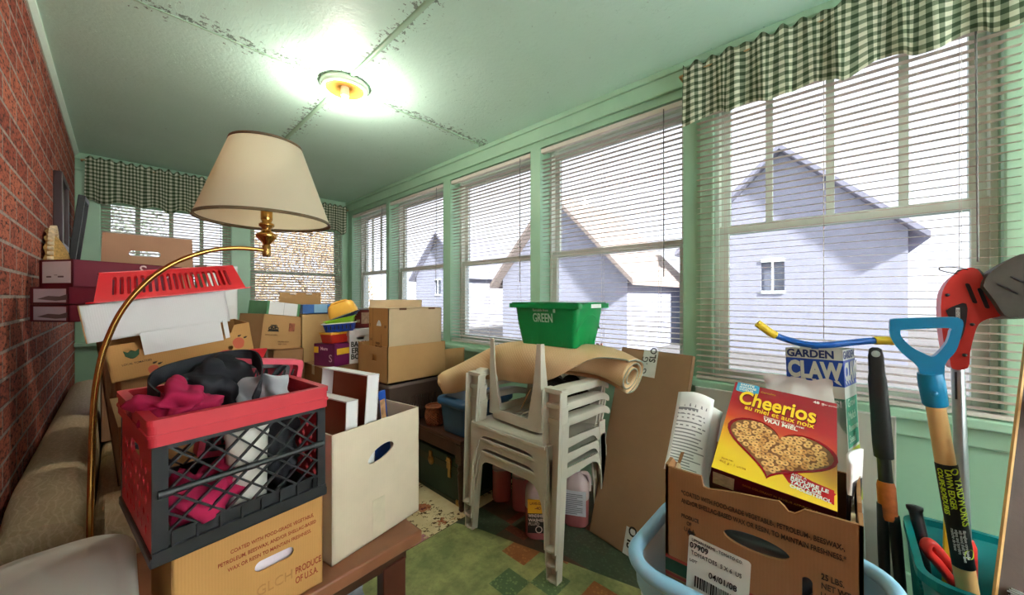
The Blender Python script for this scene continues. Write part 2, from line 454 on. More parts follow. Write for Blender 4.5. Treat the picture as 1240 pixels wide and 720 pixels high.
# ceiling battens
def batten(name, a, b, r):
    q = MB(); q.tube([a, b], r, 10, flat=1.4); return struct(q.build(name, GREENT))
batten('trim_7', (.87, YN, H), (.87, 2.03, H), .010); batten('trim_8', (.87, 2.28, H), (.87, YF, H), .010)
batten('trim_9', (XL, 2.16, H), (.75, 2.16, H), .004); batten('trim_10', (.98, 2.16, H), (XR - .04, 2.16, H), .005)

def window(n, M, W, Hh, rail, mw, m, depth, fw=.04, up=0, gl=None):
    gl = gl or GLASS
    """double hung window in an opening; M: origin lower left seen from the room, z towards the room"""
    b = MB(); d = -depth
    def fr(x0, y0, x1, y1, w, z0, z1):
        for r in ((x0, y0, x0 + w, y1), (x1 - w, y0, x1, y1), (x0 + w, y0, x1 - w, y0 + w), (x0 + w, y1 - w, x1 - w, y1)):
            b.box((r[0], r[1], z0), (r[2], r[3], z1), 0, M)
    fr(0, 0, W, Hh, .018, d - .06, d + .035)
    fr(.018, .018, W - .018, rail + .02, fw, d - .005, d + .025)
    fr(.018, rail - .02, W - .018, Hh - .018, fw, d - .04, d - .01)
    for k in range(up):
        x = W * (k + 1) / (up + 1); b.box((x - mw, rail + .02, d - .034), (x + mw, Hh - .05, d - .014), 0, M)
    o = struct(b.build(f'window_{n}', m, bevel=.002))
    g = MB(); g.box((.05, .05, d + .008), (W - .05, rail, d + .012), 0, M); g.build('pane', gl, o)
    g = MB(); g.box((.05, rail, d - .028), (W - .05, Hh - .05, d - .024), 0, M); g.build('pane', gl, o)
    return o
for i, (a, b_, c, d) in enumerate(RW):
    M = FM((XR, b_, c), (0, -1, 0), (0, 0, 1))
    if i < 4: window(i + 1, M, b_ - a, d - c, 1.49 - c, .014, WSASH, .15, up=3 if i == 0 else 0)
    else: window(i + 1, M, b_ - a, d - c, 1.515 - c, .014, GSASH, .045, up=3, gl=GLASS if i == 4 else DIFFUSER)
for i, (a, b_, c, d) in enumerate(FW):
    window(i + 7, FM((a, YF, c), (1, 0, 0), (0, 0, 1)), b_ - a, d - c, 1.47 - c, .016, GREENT, .07, up=3 if i == 0 else 0)
for i, (a, b_, c, d) in enumerate(NW):
    window(i + 9, FM((b_, YN, c), (-1, 0, 0), (0, 0, 1)), b_ - a, d - c, 1.4 - c, .014, WSASH, .08, gl=DIFFUSER)

# ---------------------------------------------------------------- blinds
CORD = mat('white_cord', (214, 208, 200), .7)
BRAIL = mat('ivory_blind_rail', (220, 212, 202), .4, .03)
WAND = mat('clear_grey_wand', (120, 118, 116), .2)
def blind(label, M, W, Hh, pitch=.0285, wand=True, sw=.037, tilt=4, droop=0., short=0.):
    """venetian blind; M: origin lower left seen from the room, z towards the room"""
    root = thing('venetian_blind', label, 'blind', M=M, group=None)
    b = MB(); b.box((0, Hh - .03, -.016), (W, Hh, .016)); b.build('headrail', BRAIL, root, bevel=.003)
    z = .03 ; b = MB(); n = int((Hh - .06) / pitch); rnd = random.Random(int(W * 1000))
    for k in range(n):
        y = .028 + k * pitch; th = R(tilt + rnd.uniform(-2, 2))
        dy = rnd.uniform(-.0008, .0008)
        vs = []
        for x, e in ((0, -1), (W, 1)):
            for q in (-1, -.33, .33, 1):
                u = q * sw / 2; c = .0016 * (1 - q * q)
                vs.append((x, y + dy - u * math.sin(th) + c, u * math.cos(th)))
        b.add(vs, [(0, 1, 5, 4), (1, 2, 6, 5), (2, 3, 7, 6)], 0, None, True)
    b.build('slats', SLAT, root)
    b = MB(); b.box((0, 0, -.013), (W, .016, .013)); b.build('bottom_rail', BRAIL, root, bevel=.003)
    for f in (.13, .5, .87):
        b = MB()
        for zz in (-.0145, .0145): b.tube([(W * f, .01, zz), (W * f, Hh - .02, zz)], .0009, 5)
        b.build('ladder_cord', CORD, root)
    if wand:
        b = MB(); b.tube([(W * .9, Hh - .02, .022), (W * .9 + .004, Hh * .35, .03)], .003, 6); b.build('tilt_wand', WAND, root)
    return root
names = ['smallest looking blind on the right wall, in the corner by the far wall', 'blind behind the two stacked plain brown boxes, second window from the far corner',
         'blind between the stacked boxes and the green tote, third from far corner', 'blind behind the green plastic tote, beside the near gingham valance']
for i in range(4):
    a, b_, c, d = RW[i]
    M = FM((XR + .02, b_ - .006, c + .002), (0, -1, 0), (0, 0, 1))
    blind('ivory venetian ' + names[i], M, b_ - a - .012, d - c - .012)
blind('wide ivory venetian blind behind the garden tools, under the near gingham valance', FM((XR - .045, .555, .775), (0, -1, 0), (0, 0, 1)), .975, 1.50, tilt=5)
blind('venetian blind on the far wall, left one, behind the open brown carton', FM((-.112, YF - .012, .82), (1, 0, 0), (0, 0, 1)), .909, 1.25, tilt=26)
blind('venetian blind on the far wall, right one, seen beneath the lamp shade', FM((.968, YF - .012, .82), (1, 0, 0), (0, 0, 1)), .974, 1.25, tilt=26)

# ---------------------------------------------------------------- gingham valances
def valance(label, M, W, Hh, seed, check=.0185, sag=.02, amp=.022, nf=13):
    """gathered cotton valance on a rod; M origin upper left seen from the room, z towards the room"""
    root = thing('gingham_valance', label, 'curtain', M=M, group=None)
    nu, nv = int(W * 190), 26
    vs = []; uv = []; fs = []; rnd = random.Random(seed)
    ph = [rnd.uniform(0, 6.28) for _ in range(8)]
    for i in range(nu + 1):
        u = i / nu; x = u * W
        gather = noise.noise(Vector((u * 9, seed, 0)))
        f1 = math.sin(u * nf * 6.28 * .5 + ph[0] + 2.2 * noise.noise(Vector((u * 5, seed, 3))))
        f2 = math.sin(u * nf * 2.3 * 3.14 + ph[1] + 1.5 * noise.noise(Vector((u * 11, seed, 5))))
        for j in range(nv + 1):
            v = j / nv
            a = amp * (.35 + .65 * v) * (f1 * .65 + f2 * .4 * (1 - .5 * v))
            top = .012 * math.sin(u * 110 + ph[2]) * max(0, 1 - v * 9) + .010 * noise.noise(Vector((u * 30, seed, 7))) * max(0, 1 - v * 4)
            y = -v * (Hh + .018 * f1 * v + sag * gather * v) + top
            if .06 < v < .2: a *= .55
            vs.append((x + .006 * f2 * v, y, a + .03)); uv.append(((x * 1.18 + .012 * f1) / check / 2, (v * Hh) / check / 2))
    for i in range(nu):
        for j in range(nv):
            a = i * (nv + 1) + j; fs.append((a, a + 1, a + nv + 2, a + nv + 1))
    me = bpy.data.meshes.new('cloth'); me.from_pydata(vs, [], fs); me.materials.append(GING)
    l = me.uv_layers.new(name='UVMap')
    for p in me.polygons:
        p.use_smooth = True
        for li in p.loop_indices: l.data[li].uv = uv[me.loops[li].vertex_index]
    o = bpy.data.objects.new('cloth', me); COL.objects.link(o); o.parent = root
    md = o.modifiers.new('s', 'SOLIDIFY'); md.thickness = .0012
    b = MB(); b.tube([(-.02, -.035, .02), (W + .02, -.035, .02)], .006, 8)
    for x in (-.02, W + .02): b.tube([(x, -.035, .02), (x, -.035, -.03)], .006, 8)
    b.build('curtain_rod', mat('pale_wood_rod', (196, 160, 110), .5), root)
    return root
valance('near green gingham valance above the wide window, cream checks, at top right', FM((XR - .08, .60, 2.335), (0, -1, 0), (0, 0, 1)), 1.18, .285, 3, nf=12, amp=.026, check=.0160)
valance('far green gingham valance over the left window of the far wall', FM((-.2, YF - .06, 2.375), (1, 0, 0), (0, 0, 1)), 1.06, .375, 5, nf=11, check=.0160)
valance('short strip of gingham valance in the far corner, right of the lamp shade', FM((.90, YF - .06, 2.34), (1, 0, 0), (0, 0, 1)), 1.08, .335, 8, nf=11, check=.0160)

# ---------------------------------------------------------------- outside
SID = mat('pale_grey_siding', (160, 163, 178), .8, .06, 3)
ROOF = mat('grey_shingles', (142, 143, 157), .9, .15, 6, .4, 20)
def house(label, x, y0, y1, ze, zp, dep, gable='x', mw=SID, mr=ROOF):
    """gabled house whose gable wall faces the room"""
    root = thing('neighbor_house', label, 'house', (x, (y0 + y1) / 2, -.6))
    w = (y1 - y0) / 2; b = MB()
    pts = [(-w, 0), (w, 0), (w, ze + .6), (0, zp + .6), (-w, ze + .6)]
    b.poly(pts, [rect(-.5, 1.9, .1, 3.0)] if w > 1.5 else [], .25, FM((0, 0, 0), (0, -1, 0), (0, 0, 1)))
    b.box((.25, -w, 0), (dep, w, ze + .6)); b.build('wall', mw, root)
    b = MB(); s = .35; k = (zp - ze) / w
    for sg in (-1, 1):
        q = [(-.4, 0, zp + .62), (-.4, sg * (w + s), ze + .62 - k * s), (dep, sg * (w + s), ze + .62 - k * s), (dep, 0, zp + .62)]
        q2 = [(a, b_, c + .16) for a, b_, c in q]
        b.add(q + q2, [(0, 1, 2, 3), (4, 5, 6, 7), (0, 1, 5, 4), (1, 2, 6, 5), (2, 3, 7, 6), (3, 0, 4, 7)])
    b.build('roof', mr, root)
    if w > 1.5:
        b = MB(); b.box((-.04, -.1, 1.9), (.0, .5, 2.0)); b.box((-.04, -.1, 2.9), (.0, .5, 3.0)); b.box((-.04, .17, 2.0), (.0, .23, 2.9))
        b.build('window_frame', WSASH, root); b = MB(); b.box((.08, -.1, 2.0), (.1, .5, 2.9)); b.build('window_pane', mat('dark_house_pane', (120, 126, 140), .2), root)
    return root
house('pale grey gabled house seen through the blind behind the garden tools', 14, -1.2, 4.2, 3.0, 5.7, 6)
house('grey house with brown-edged gable seen through the blind above the green tote', 10.5, 4.9, 10.2, 1.9, 4.7, 5, mr=mat('brown_roof_edge', (150, 138, 130), .9, .1, 5))
house('small pale house seen through the window behind the stacked boxes', 14, 16.5, 22, 2.6, 5.2, 5)
gb = MB(); gb.box((-12, YN - 18, -.7), (45, 45, -.6)); struct(gb.build('ground', mat('driveway_asphalt', (112, 110, 108), .95, .10, 1.5)))
pb_ = MB(); pb_.box((-4, YN - 7, -.35), (5, YN - .25, -.3)); struct(pb_.build('ground_bounce_slab', mat('pale_bounce_surface', (226, 222, 212), .9, .05, 2)))  # unseen pale slab added to bounce sun up through the near windows
def tree(label, x, y, z, r, seed, c):
    root = thing('garden_tree', label, 'tree', (x, y, -.6)); b = MB()
    b.tube([(0, 0, 0), (.05, 0, z * .5), (0, .05, z)], [.12, .1, .06], 8); b.build('trunk', mat('tree_bark', (96, 84, 74), .9), root)
    b = MB(); rnd = random.Random(seed)
    for k in range(9000):
        d = Vector((rnd.gauss(0, 1), rnd.gauss(0, 1), rnd.gauss(0, 1))).normalized() * r * rnd.uniform(.35, 1) ** .6
        d.z *= 1.1; p = d + Vector((0, 0, z)); s = rnd.uniform(.025, .05)
        M = Matrix.Translation(p) @ Euler((rnd.uniform(0, 6), rnd.uniform(0, 6), rnd.uniform(0, 6))).to_matrix().to_4x4()
        b.add([(-s, 0, 0), (0, -s * .5, 0), (s, 0, .02), (0, s * .5, 0)], [(0, 1, 2, 3)], 0, M)
    b.build('foliage', mat('foliage_' + label.split()[0], c, .8, .3, 4), root); return root
tree('brown autumn tree seen through the right far window', 2.9, 9.2, 2.0, 1.5, 4, (176, 150, 116))
tree('green garden tree seen through the left far window', -.9, 11, 3.2, 1.7, 9, (128, 138, 122))
tree('bare grey tree behind the house at the near window', 17, -6.5, 4.6, 2.6, 12, (110, 108, 116))
# ---------------------------------------------------------------- shared object materials
CARD = card('kraft_cardboard', (182, 140, 94)); CARDL = card('light_cardboard', (206, 180, 146)); CARDD = card('brown_cardboard', (150, 110, 76))
CARDP = card('pinkish_cardboard', (176, 134, 108)); CARDW = card('pale_bleached_cardboard', (214, 198, 176)); WHITEC = card('white_cardboard', (224, 222, 224), .03)
KRAFT2 = card('orange_kraft', (196, 146, 88))
TAPE = mat('clear_packing_tape', (214, 202, 178), .25); PAPER = mat('white_paper', (226, 226, 224), .8, .03)
INKR = mat('rust_red_ink', (150, 62, 40), .8); INKK = mat('black_ink', (42, 38, 34), .8); INKG = mat('green_ink', (40, 74, 50), .8); INKO = mat('faded_red_ink', (200, 96, 70), .8)
INKB = mat('faded_brown_ink', (112, 78, 52), .8); WHITEI = mat('white_ink', (236, 236, 234), .6)
BRASS = mat('polished_brass', (196, 152, 84), .22, .06, 10, metal=1.)
BRASSD = mat('aged_brass', (176, 138, 80), .35, .1, 10, metal=.9)
BLACKP = mat('black_plastic', (34, 36, 40), .35, .1, 20, spec=.5)
REDC = mat('coral_red_plastic', (200, 50, 62), .45, .05, 20, spec=.4)
GREYP = mat('grey_resin', (204, 199, 186), .4, .04, 14, .06, 90)
DARKW = mat('dark_walnut_wood', (74, 46, 34), .35, .3, 6, .1, 40)

# ---------------------------------------------------------------- floor lamp
lp = thing('floor_lamp', 'brass arc floor lamp with cream cone shade, beside the brick wall', 'lamp', (-.056, 1.45, 0))
b = MB(); b.lathe([(0, 0), (.115, 0), (.115, .012), (.1, .022), (.03, .03), (.014, .05), (.0085, .06)], 28); b.build('base', BRASS, lp)
# arm path in pole-local coordinates (x sideways, z up)
arc = smooth_path([(0, 0, .055), (.002, 0, .5), (.008, 0, .86), (.018, -.002, .99), (.034, -.004, 1.07), (.062, -.008, 1.15), (.11, -.013, 1.228), (.17, -.018, 1.285), (.24, -.022, 1.322), (.305, -.026, 1.337), (.36, -.028, 1.338), (.385, -.029, 1.335)], 8)
b = MB(); b.tube([p + Vector((0, 0, 0)) for p in arc], .0068, 12)
b.build('arm', BRASS, lp)
sx, sy = .388, -.029
b = MB(); b.lathe([(0, 1.315), (.010, 1.316), (.0125, 1.322), (.0125, 1.352), (.009, 1.356)], 18, 0, T(sx, sy, 0)); b.build('swivel', BRASSD, lp)
b = MB(); b.lathe([(.009, 1.355), (.013, 1.362), (.028, 1.378), (.031, 1.386), (.030, 1.39), (.02, 1.396), (.013, 1.402), (.013, 1.41), (.022, 1.418), (.022, 1.425), (.013, 1.43), (.017, 1.44), (.017, 1.475), (.012, 1.49), (0, 1.492)], 20, 0, T(sx, sy, 0)); b.build('socket', BRASS, lp)
SHADE = NT('cream_lamp_shade'); v = SHADE.coord()
SHADE.fin(SHADE.mix(SHADE.noise(v, 4, 3), rgb((236, 224, 200)), rgb((240, 230, 208))), .75, 0, .2)
tr = SHADE.node('ShaderNodeBsdfTranslucent'); tr.inputs[0].default_value = rgb((240, 224, 192)); mx = SHADE.node('ShaderNodeMixShader'); mx.inputs[0].default_value = .5
SHADE.t.links.new(SHADE.b.outputs[0], mx.inputs[1]); SHADE.t.links.new(tr.outputs[0], mx.inputs[2]); SHADE.t.links.new(mx.outputs[0], SHADE.out.inputs[0]); SHADE = SHADE.m
TRIMB = mat('brown_shade_trim', (112, 92, 66), .7)
zb, zt, rb, rtp = 1.432, 1.69, .19, .101
b = MB(); b.grid(2, 64, lambda u, v: (sx + (rb + (rtp - rb) * u) * math.cos(2 * PI * v), sy + (rb + (rtp - rb) * u) * math.sin(2 * PI * v), zb + (zt - zb) * u), cv=True); sh = b.build('lamp_shade', SHADE, lp)
for r, z, k in ((rb, zb, 1), (rtp, zt, -1)):
    dr = (rtp - rb) / (zt - zb) * .008 * k; b = MB()
    b.lathe([(r + .0012, z - .001 * k), (r + dr + .0012, z + .008 * k), (r + dr - .004, z + .008 * k), (r - .004, z - .001 * k), (r + .0012, z - .001 * k)], 64, 0, T(sx, sy, 0))
    b.build('edge_binding', TRIMB, sh)
b = MB(); b.lathe([(0, 1.49), (.013, 1.492), (.017, 1.51), (.03, 1.545), (.03, 1.565), (.018, 1.585), (0, 1.592)], 18, 0, T(sx, sy, 0)); b.build('bulb', mat('frosted_bulb', (230, 228, 222), .3), lp)
b = MB()
for a in (0, 120, 240): b.tube([(sx, sy, zt - .015), (sx + rtp * math.cos(R(a)), sy + rtp * math.sin(R(a)), zt - .006)], .0012, 6)
b.tube([(sx + .034, sy, 1.5), (sx + .045, sy, 1.58), (sx + .02, sy, zt - .015), (sx, sy, zt - .012), (sx - .02, sy, zt - .015), (sx - .045, sy, 1.58), (sx - .034, sy, 1.5)], .0014, 6)
b.build('harp', BRASSD, lp)

# ---------------------------------------------------------------- ceiling light
cl = thing('ceiling_light', 'round ceiling light with bare bulb and amber reflector, lit', 'light', (.885, 2.135, H))
b = MB(); b.lathe([(0, 0), (.128, 0), (.13, -.012), (.122, -.03), (.112, -.036), (.108, -.034), (.1, -.022), (.104, -.018), (.1, -.012), (0, -.010)], 40); b.build('canopy', mat('cream_green_metal', (222, 232, 212), .35, .03), cl)
AMB = mat('amber_glass_reflector', (226, 168, 84), .15, .25, 16, metal=.6)
b = MB(); b.lathe([(.1, -.03), (.085, -.018), (.06, -.014), (.02, -.0135)], 40, caps=False); b.build('reflector', AMB, cl)
b = MB(); b.lathe([(.022, -.012), (.024, -.06), (.018, -.065), (0, -.065)], 20); b.build('socket', mat('porcelain', (226, 220, 204), .25), cl)
BULBM = NT('glowing_bulb'); BULBM.fin(rgb((255, 240, 214)), .3, 0); BULBM.b.inputs['Emission Color'].default_value = (1, .86, .62, 1); BULBM.b.inputs['Emission Strength'].default_value = 7
b = MB(); b.lathe([(.014, -.063), (.018, -.075), (.03, -.098), (.033, -.112), (.03, -.128), (.018, -.14), (0, -.144)], 24); b.build('bulb', BULBM.m, cl)

# ---------------------------------------------------------------- sofa against the brick wall
def m_brocade():
    t = NT('beige_brocade'); v = t.coord(); n = t.noise(v, 26, 5, .7)
    vo = t.node('ShaderNodeTexVoronoi', i_Scale=30.); vo.feature = 'DISTANCE_TO_EDGE'; t.set(vo.inputs['Vector'], v)
    wv = t.node('ShaderNodeTexWave', i_Scale=16., i_Distortion=14., i_Detail=2.); t.set(wv.inputs['Vector'], v)
    f = t.math('ADD', t.math('MULTIPLY', t.math('LESS_THAN', vo.outputs[0], .05), .10), t.math('MULTIPLY', n, .6))
    f = t.math('ADD', f, t.math('MULTIPLY', t.math('GREATER_THAN', wv.outputs[1], .82), .16))
    col = t.mix(f, rgb((172, 146, 112)), rgb((232, 212, 178)))
    t.bump(f, .5, .004); return t.fin(col, .7, 0, .3)
BROC = m_brocade()
sf = thing('sofa', 'beige brocade sofa along the brick wall, piled with boxes', 'sofa', (-.245, 1.72, 0))
b = MB()
ring = lambda y, k: [(0, y, .08), (.175, y, .08), (.172, y, .40 * k), (.165, y, .525 * k), (.14, y, .56 * k), (.09, y, .572 * k), (.03, y, .562 * k), (0, y, .53 * k)]
b.loft([ring(.06, .86), ring(.20, .97), ring(.32, 1.0), ring(2.4, 1.0), ring(2.5, .96)]); b.build('backrest', BROC, sf, bevel=.01)
b = MB(); b.box((.176, .2, .08), (.86, 2.46, .29)); b.build('seat_base', BROC, sf, bevel=.02)
for k in range(3):
    b = MB(); b.box((.18, .225 + k * .745, .29), (.87, .225 + k * .745 + .74, .41)); b.build('seat_cushion', BROC, sf, bevel=.035, seg=4)
b = MB(); b.loft([[(x, .0, .08), (x, .2, .08), (x, .2, .46), (x, .17, .5), (x, .1, .515), (x, .03, .5), (x, .0, .46)] for x in (.212, .84)]); b.build('armrest', BROC, sf, bevel=.01)
for x, y in ((.06, .25), (.8, .1), (.06, 2.4), (.8, 2.4)):
    b = MB(); b.lathe([(.018, 0), (.026, .08)], 12, 0, T(x, y, 0)); b.build('leg', DARKW, sf)

# ---------------------------------------------------------------- grey bin, lower left
bn = thing('storage_bin', 'pale grey plastic bin with domed lid, in the lower left corner', 'bin', (-.112, 1.085, 0))
BINM = mat('pale_grey_bin_plastic', (200, 195, 188), .3, .03, 6, spec=.5)
def rr3(w, l, r, z, n=8): return [(x, y, z) for x, y in rrect(0, 0, w, l, r, n)]
b = MB(); b.loft([rr3(.2, .46, .07, 0), rr3(.205, .47, .075, .02), rr3(.242, .56, .09, .555), rr3(.242, .56, .09, .57)]); b.build('body', BINM, bn)
b = MB(); b.loft([rr3(.27, .615, .105, .548), rr3(.277, .63, .11, .556), rr3(.277, .63, .11, .572), rr3(.266, .61, .105, .583), rr3(.22, .54, .085, .586), rr3(.20, .50, .08, .588), rr3(.17, .44, .07, .597), rr3(.1, .3, .045, .605), rr3(.03, .15, .01, .607)]); b.build('lid', BINM, bn)

# ---------------------------------------------------------------- coffee table
TBW = mat('reddish_table_wood', (142, 92, 66), .35, .25, 5, .08, 40)
ct = thing('coffee_table', 'low reddish brown wooden table under the crate and white box', 'table', (.35, 1.32, 0), 2)
b = MB(); b.box((-.33, -.285, .36), (.33, .285, .40)); b.build('tabletop', TBW, ct, bevel=.006)
b = MB(); b.box((-.29, -.25, .31), (.29, .25, .36)); b.build('apron', DARKW, ct)
for sx_ in (-1, 1):
    for sy_ in (-1, 1):
        b = MB(); x, y = sx_ * .245, sy_ * .235
        b.taper((x - .04, y - .022, 0), (x + .04, y + .022, .32), 1.0); b.build('leg', mat('dark_red_leg_wood', (88, 46, 36), .3, .2, 6), ct, bevel=.004)
pb = thing('plastic_bag', 'clear plastic bag of dark things under the low table', 'bag', (.42, 1.22, 0))
b = MB(); blob(b, (0, 0, .13), (.13, .11, .13), .05, 22, 4); b.build('bag', mat('clear_grey_plastic', (150, 156, 162), .15, .5, 18, spec=.7), pb)

# ---------------------------------------------------------------- carton under the crate
bx = thing('cardboard_box', 'kraft produce carton with red print under the red and black crate', 'box', (.216, 1.2, .402), 3.1)
l, w, h = .304, .31, .243
carton(bx, l, w, h, KRAFT2, open_=False, holes={'front': [slot(.19, .125, .085, .026)]}, tape=None)
put_text(bx, [('COATED WITH FOOD-GRADE VEGETABLE,', .100, .187, .0125, dict(sx=.75, bold=.01, rot=1)), ('PETROLEUM, BEESWAX, AND/OR SHELLAC-BASED', .077, .167, .0125, dict(sx=.75, bold=.01, rot=1)), ('WAX OR RESIN TO MAINTAIN FRESHNESS.', .095, .148, .0125, dict(sx=.75, bold=.01, rot=1))], INKR, face('front', l, w, h))
put_text(bx, [('PRODUCE', .236, .06, .024, dict(sx=.58, bold=.012)), ('OF U.S.A.', .236, .035, .024, dict(sx=.58, bold=.012))], INKR, face('front', l, w, h))
put_text(bx, [('GLCH', .15, .055, .034, dict(sx=.9))], mat('faint_print', (176, 128, 74), .8), face('front', l, w, h))
b = MB(); b.box((-.02, -.14, .08), (.1, -.12, .16)); b.build('paper_inside', mat('pale_lilac_paper', (226, 216, 230), .8), bx)

# ---------------------------------------------------------------- red and black folding crate
def crate_end(b, w, h, M, m=0):
    """red end wall with diamond holes and a handle slot"""
    holes = [slot(w / 2, h - .052, .10, .034)]
    n = 7
    for r in range(5):
        for c in range(n):
            x = .035 + (w - .07) * (c + (.5 if r % 2 else 0)) / (n - .5); y = .035 + r * .031
            if abs(x - w / 2) < .07 and y > h - .085: continue
            if x > w - .03: continue
            holes.append([(x - .010, y), (x, y - .012), (x + .010, y), (x, y + .012)])
    b.poly(rect(0, 0, w, h), holes, .006, M, m)
def crate_lattice(b, l, h, M, rows=2):
    """black long wall: frame, hinge bar, crossed diagonal bars, ribbed foot"""
    def bb(x0, y0, x1, y1, z0=-.008, z1=0.): b.box((x0, y0, z0), (x1, y1, z1), 0, M)
    bb(0, 0, .024, h); bb(l - .02, 0, l, h); bb(0, h - .014, l, h); bb(0, 0, l, .012, -.01, .004)
    bb(.02, .012, l - .02, .038, -.008, -.005)
    for k in range(8): x = .03 + (l - .06) * k / 7; bb(x - .002, .01, x + .002, .04, -.008, .002)
    bb(.02, .036, l - .02, .042)
    mid = h * .55
    b.tube([M @ Vector((.012, mid, .001)), M @ Vector((l - .012, mid, .001))], .0065, 10); bb(.02, mid - .004, l - .02, mid + .004)
    for x in (.02, l * .5, l - .02): b.tube([M @ Vector((x - .012, mid, .001)), M @ Vector((x + .012, mid, .001))], .0085, 10)
    for y0, y1 in ((.04, mid), (mid, h - .008)):
        H_ = y1 - y0; n = 6; dx = (l - .044) / n
        for k in range(-1, n + 1):
            for s in (1, -1):
                x0 = .022 + k * dx; x1 = x0 + dx * 2 * .99
                if s < 0: x0, x1 = x1, x0
                pa, pc = Vector((x0, y0, -.004)), Vector((x1, y1, -.004))
                def clip(p, q):
                    for lim, sg in ((.022, 1), (l - .02, -1)):
                        if (p.x - lim) * sg < 0:
                            if (q.x - lim) * sg < 0: return None
                            p = p + (q - p) * ((lim - p.x) / (q.x - p.x))
                        if (q.x - lim) * sg < 0: q = q + (p - q) * ((lim - q.x) / (p.x - q.x))
                    return p, q
                r_ = clip(pa, pc)
                if r_: b.bar(r_[0], r_[1], .004, .0075, (0, 0, 1) if 0 else (0, 0, 1), 0, M)
cr = thing('folding_crate', 'red and black lattice folding crate full of clothes and bags', 'crate', (.189, 1.203, .648), 6.2)
L_, W_, H_ = .336, .376, .292
b = MB(); b.box((-L_ / 2 - .004, -W_ / 2 - .004, 0), (L_ / 2 + .004, W_ / 2 + .004, .022)); b.build('base', BLACKP, cr, bevel=.004)
hb = H_ - .05
for sd in ('front', 'back'):
    b = MB(); crate_lattice(b, L_, hb - .018, face(sd, L_, W_, H_) @ T(0, .018, 0)); b.build('side_panel', BLACKP, cr)
for sd in ('left', 'right'):
    b = MB(); crate_end(b, W_ - .02, hb - .018, face(sd, L_ - .002, W_, H_) @ T(.01, .018, 0)); b.build('end_panel', REDC, cr)
b = MB(); M0 = T(0, 0, 0)
b.poly(rrect(0, 0, L_ + .016, W_ + .016, .012), [rrect(0, 0, L_ - .02, W_ - .02, .008)], .012, T(0, 0, H_))
b.poly(rrect(0, 0, L_ + .012, W_ + .012, .012), [rrect(0, 0, L_ - .012, W_ - .012, .008)], .05, T(0, 0, H_ - .004))
b.poly(rrect(0, 0, L_ + .017, W_ + .017, .012), [rrect(0, 0, L_ - .014, W_ - .014, .008)], .006, T(0, 0, H_ - .03)); b.build('rim', REDC, cr, bevel=.002)
put_text(cr, [('CLEVER', .15, H_ - .03, .022, dict(sx=.9, bold=.01))], mat('dark_red_emboss', (120, 34, 44), .5), face('left', L_ + .014, W_, H_))
CM = Matrix.Translation((.189, 1.203, .648)) @ RZ(6.2)
def cw(x, y, z): return CM @ Vector((x, y, z))
MAG = mat('magenta_fleece', (168, 22, 72), .9, .25, 9, .3, 160); BLKF = mat('black_webbing', (42, 44, 50), .8, .25, 12, .3, 300)
t = thing('garment', 'magenta fleece garment bulging over the left end of the crate', 'clothing', cw(-.09, -.02, .0))
b = MB(); blob(b, (-.012, -.055, .292), (.062, .085, .038), .030, 20, 3, 60); b.build('cloth', MAG, t)
t = thing('garment', 'magenta cloth at the bottom of the crate, seen through the lattice', 'clothing', cw(-.08, -.1, .024))
b = MB(); blob(b, (0, 0, .06), (.075, .07, .055), .03, 20, 8, 36); b.build('cloth', MAG, t)
t = thing('tote_bag', 'black cloth bag slumped in the middle of the crate', 'bag', cw(.02, .0, .024))
b = MB(); blob(b, (-.035, .055, .272), (.085, .085, .07), .03, 20, 11, 60); b.build('bag', mat('black_cloth', (34, 36, 42), .85, .3, 8, .3, 200), t)
b = MB(); blob(b, (.075, -.03, .1), (.06, .10, .09), .035, 20, 13, 44); b.build('lower_fold', mat('black_cloth', (34, 36, 42)), t)
def ribbon(b, pts, wd, th, up=(0, 0, 1), n=8, M=None):
    P = smooth_path(pts, n)
    for i in range(len(P) - 1): pass
    rings = []
    for i, p in enumerate(P):
        d = (P[min(i + 1, len(P) - 1)] - P[max(i - 1, 0)]).normalized(); u = Vector(up); u = (u - d * u.dot(d)).normalized(); s = d.cross(u)
        rings.append([p + u * wd / 2 + s * th / 2, p + u * wd / 2 - s * th / 2, p - u * wd / 2 - s * th / 2, p - u * wd / 2 + s * th / 2])
    b.loft(rings, 0, M, smooth=False)
t = thing('strap', 'wide black strap looping above the clothes in the crate', 'strap', cw(-.02, .0, .3))
b = MB(); ribbon(b, [(.055, -.12, -.03), (.082, -.075, .01), (.095, .0, .045), (.085, .06, .06), (.03, .085, .06), (-.05, .07, .05), (-.105, .03, .04), (-.125, -.02, .02), (-.11, -.07, .0)], .044, .004, (0, -.3, 1)); b.build('webbing', BLKF, t)
t = thing('strap', 'thin red cord loop behind the black strap in the crate', 'strap', cw(.02, .1, .3))
b = MB(); b.tube(smooth_path([(-.04, -.02, -.03), (-.03, 0, .04), (.0, .01, .072), (.035, .01, .065), (.045, .0, .02)], 8), .0065, 10); b.build('cord', mat('bright_red_cord', (206, 30, 40), .6), t)
t = thing('plastic_bag', 'silver grey plastic bag standing up in the crate', 'bag', cw(.075, -.04, .24))
b = MB()
def sb(u, v):
    x = -.055 + .11 * u; z = -.02 + v * (.085 + .02 * math.sin(u * 3)); y = -.015 + .03 * math.sin(u * 4 + v * 2) + .02 * v
    return (x, y, z)
b.grid(22, 16, crumple(sb, .016, 26, 2)); o = b.build('sheet', mat('silver_plastic', (176, 178, 186), .3, .15, 14, spec=.7), t)
md = o.modifiers.new('s', 'SOLIDIFY'); md.thickness = .002
t = thing('container', 'white plastic tub inside the crate, seen through the lattice', 'container', cw(.01, -.122, .026))
b = MB(); b.lathe([(0, 0), (.036, 0), (.04, .01), (.043, .17), (.044, .175)], 24); b.build('tub', mat('white_plastic', (228, 226, 218), .4), t)
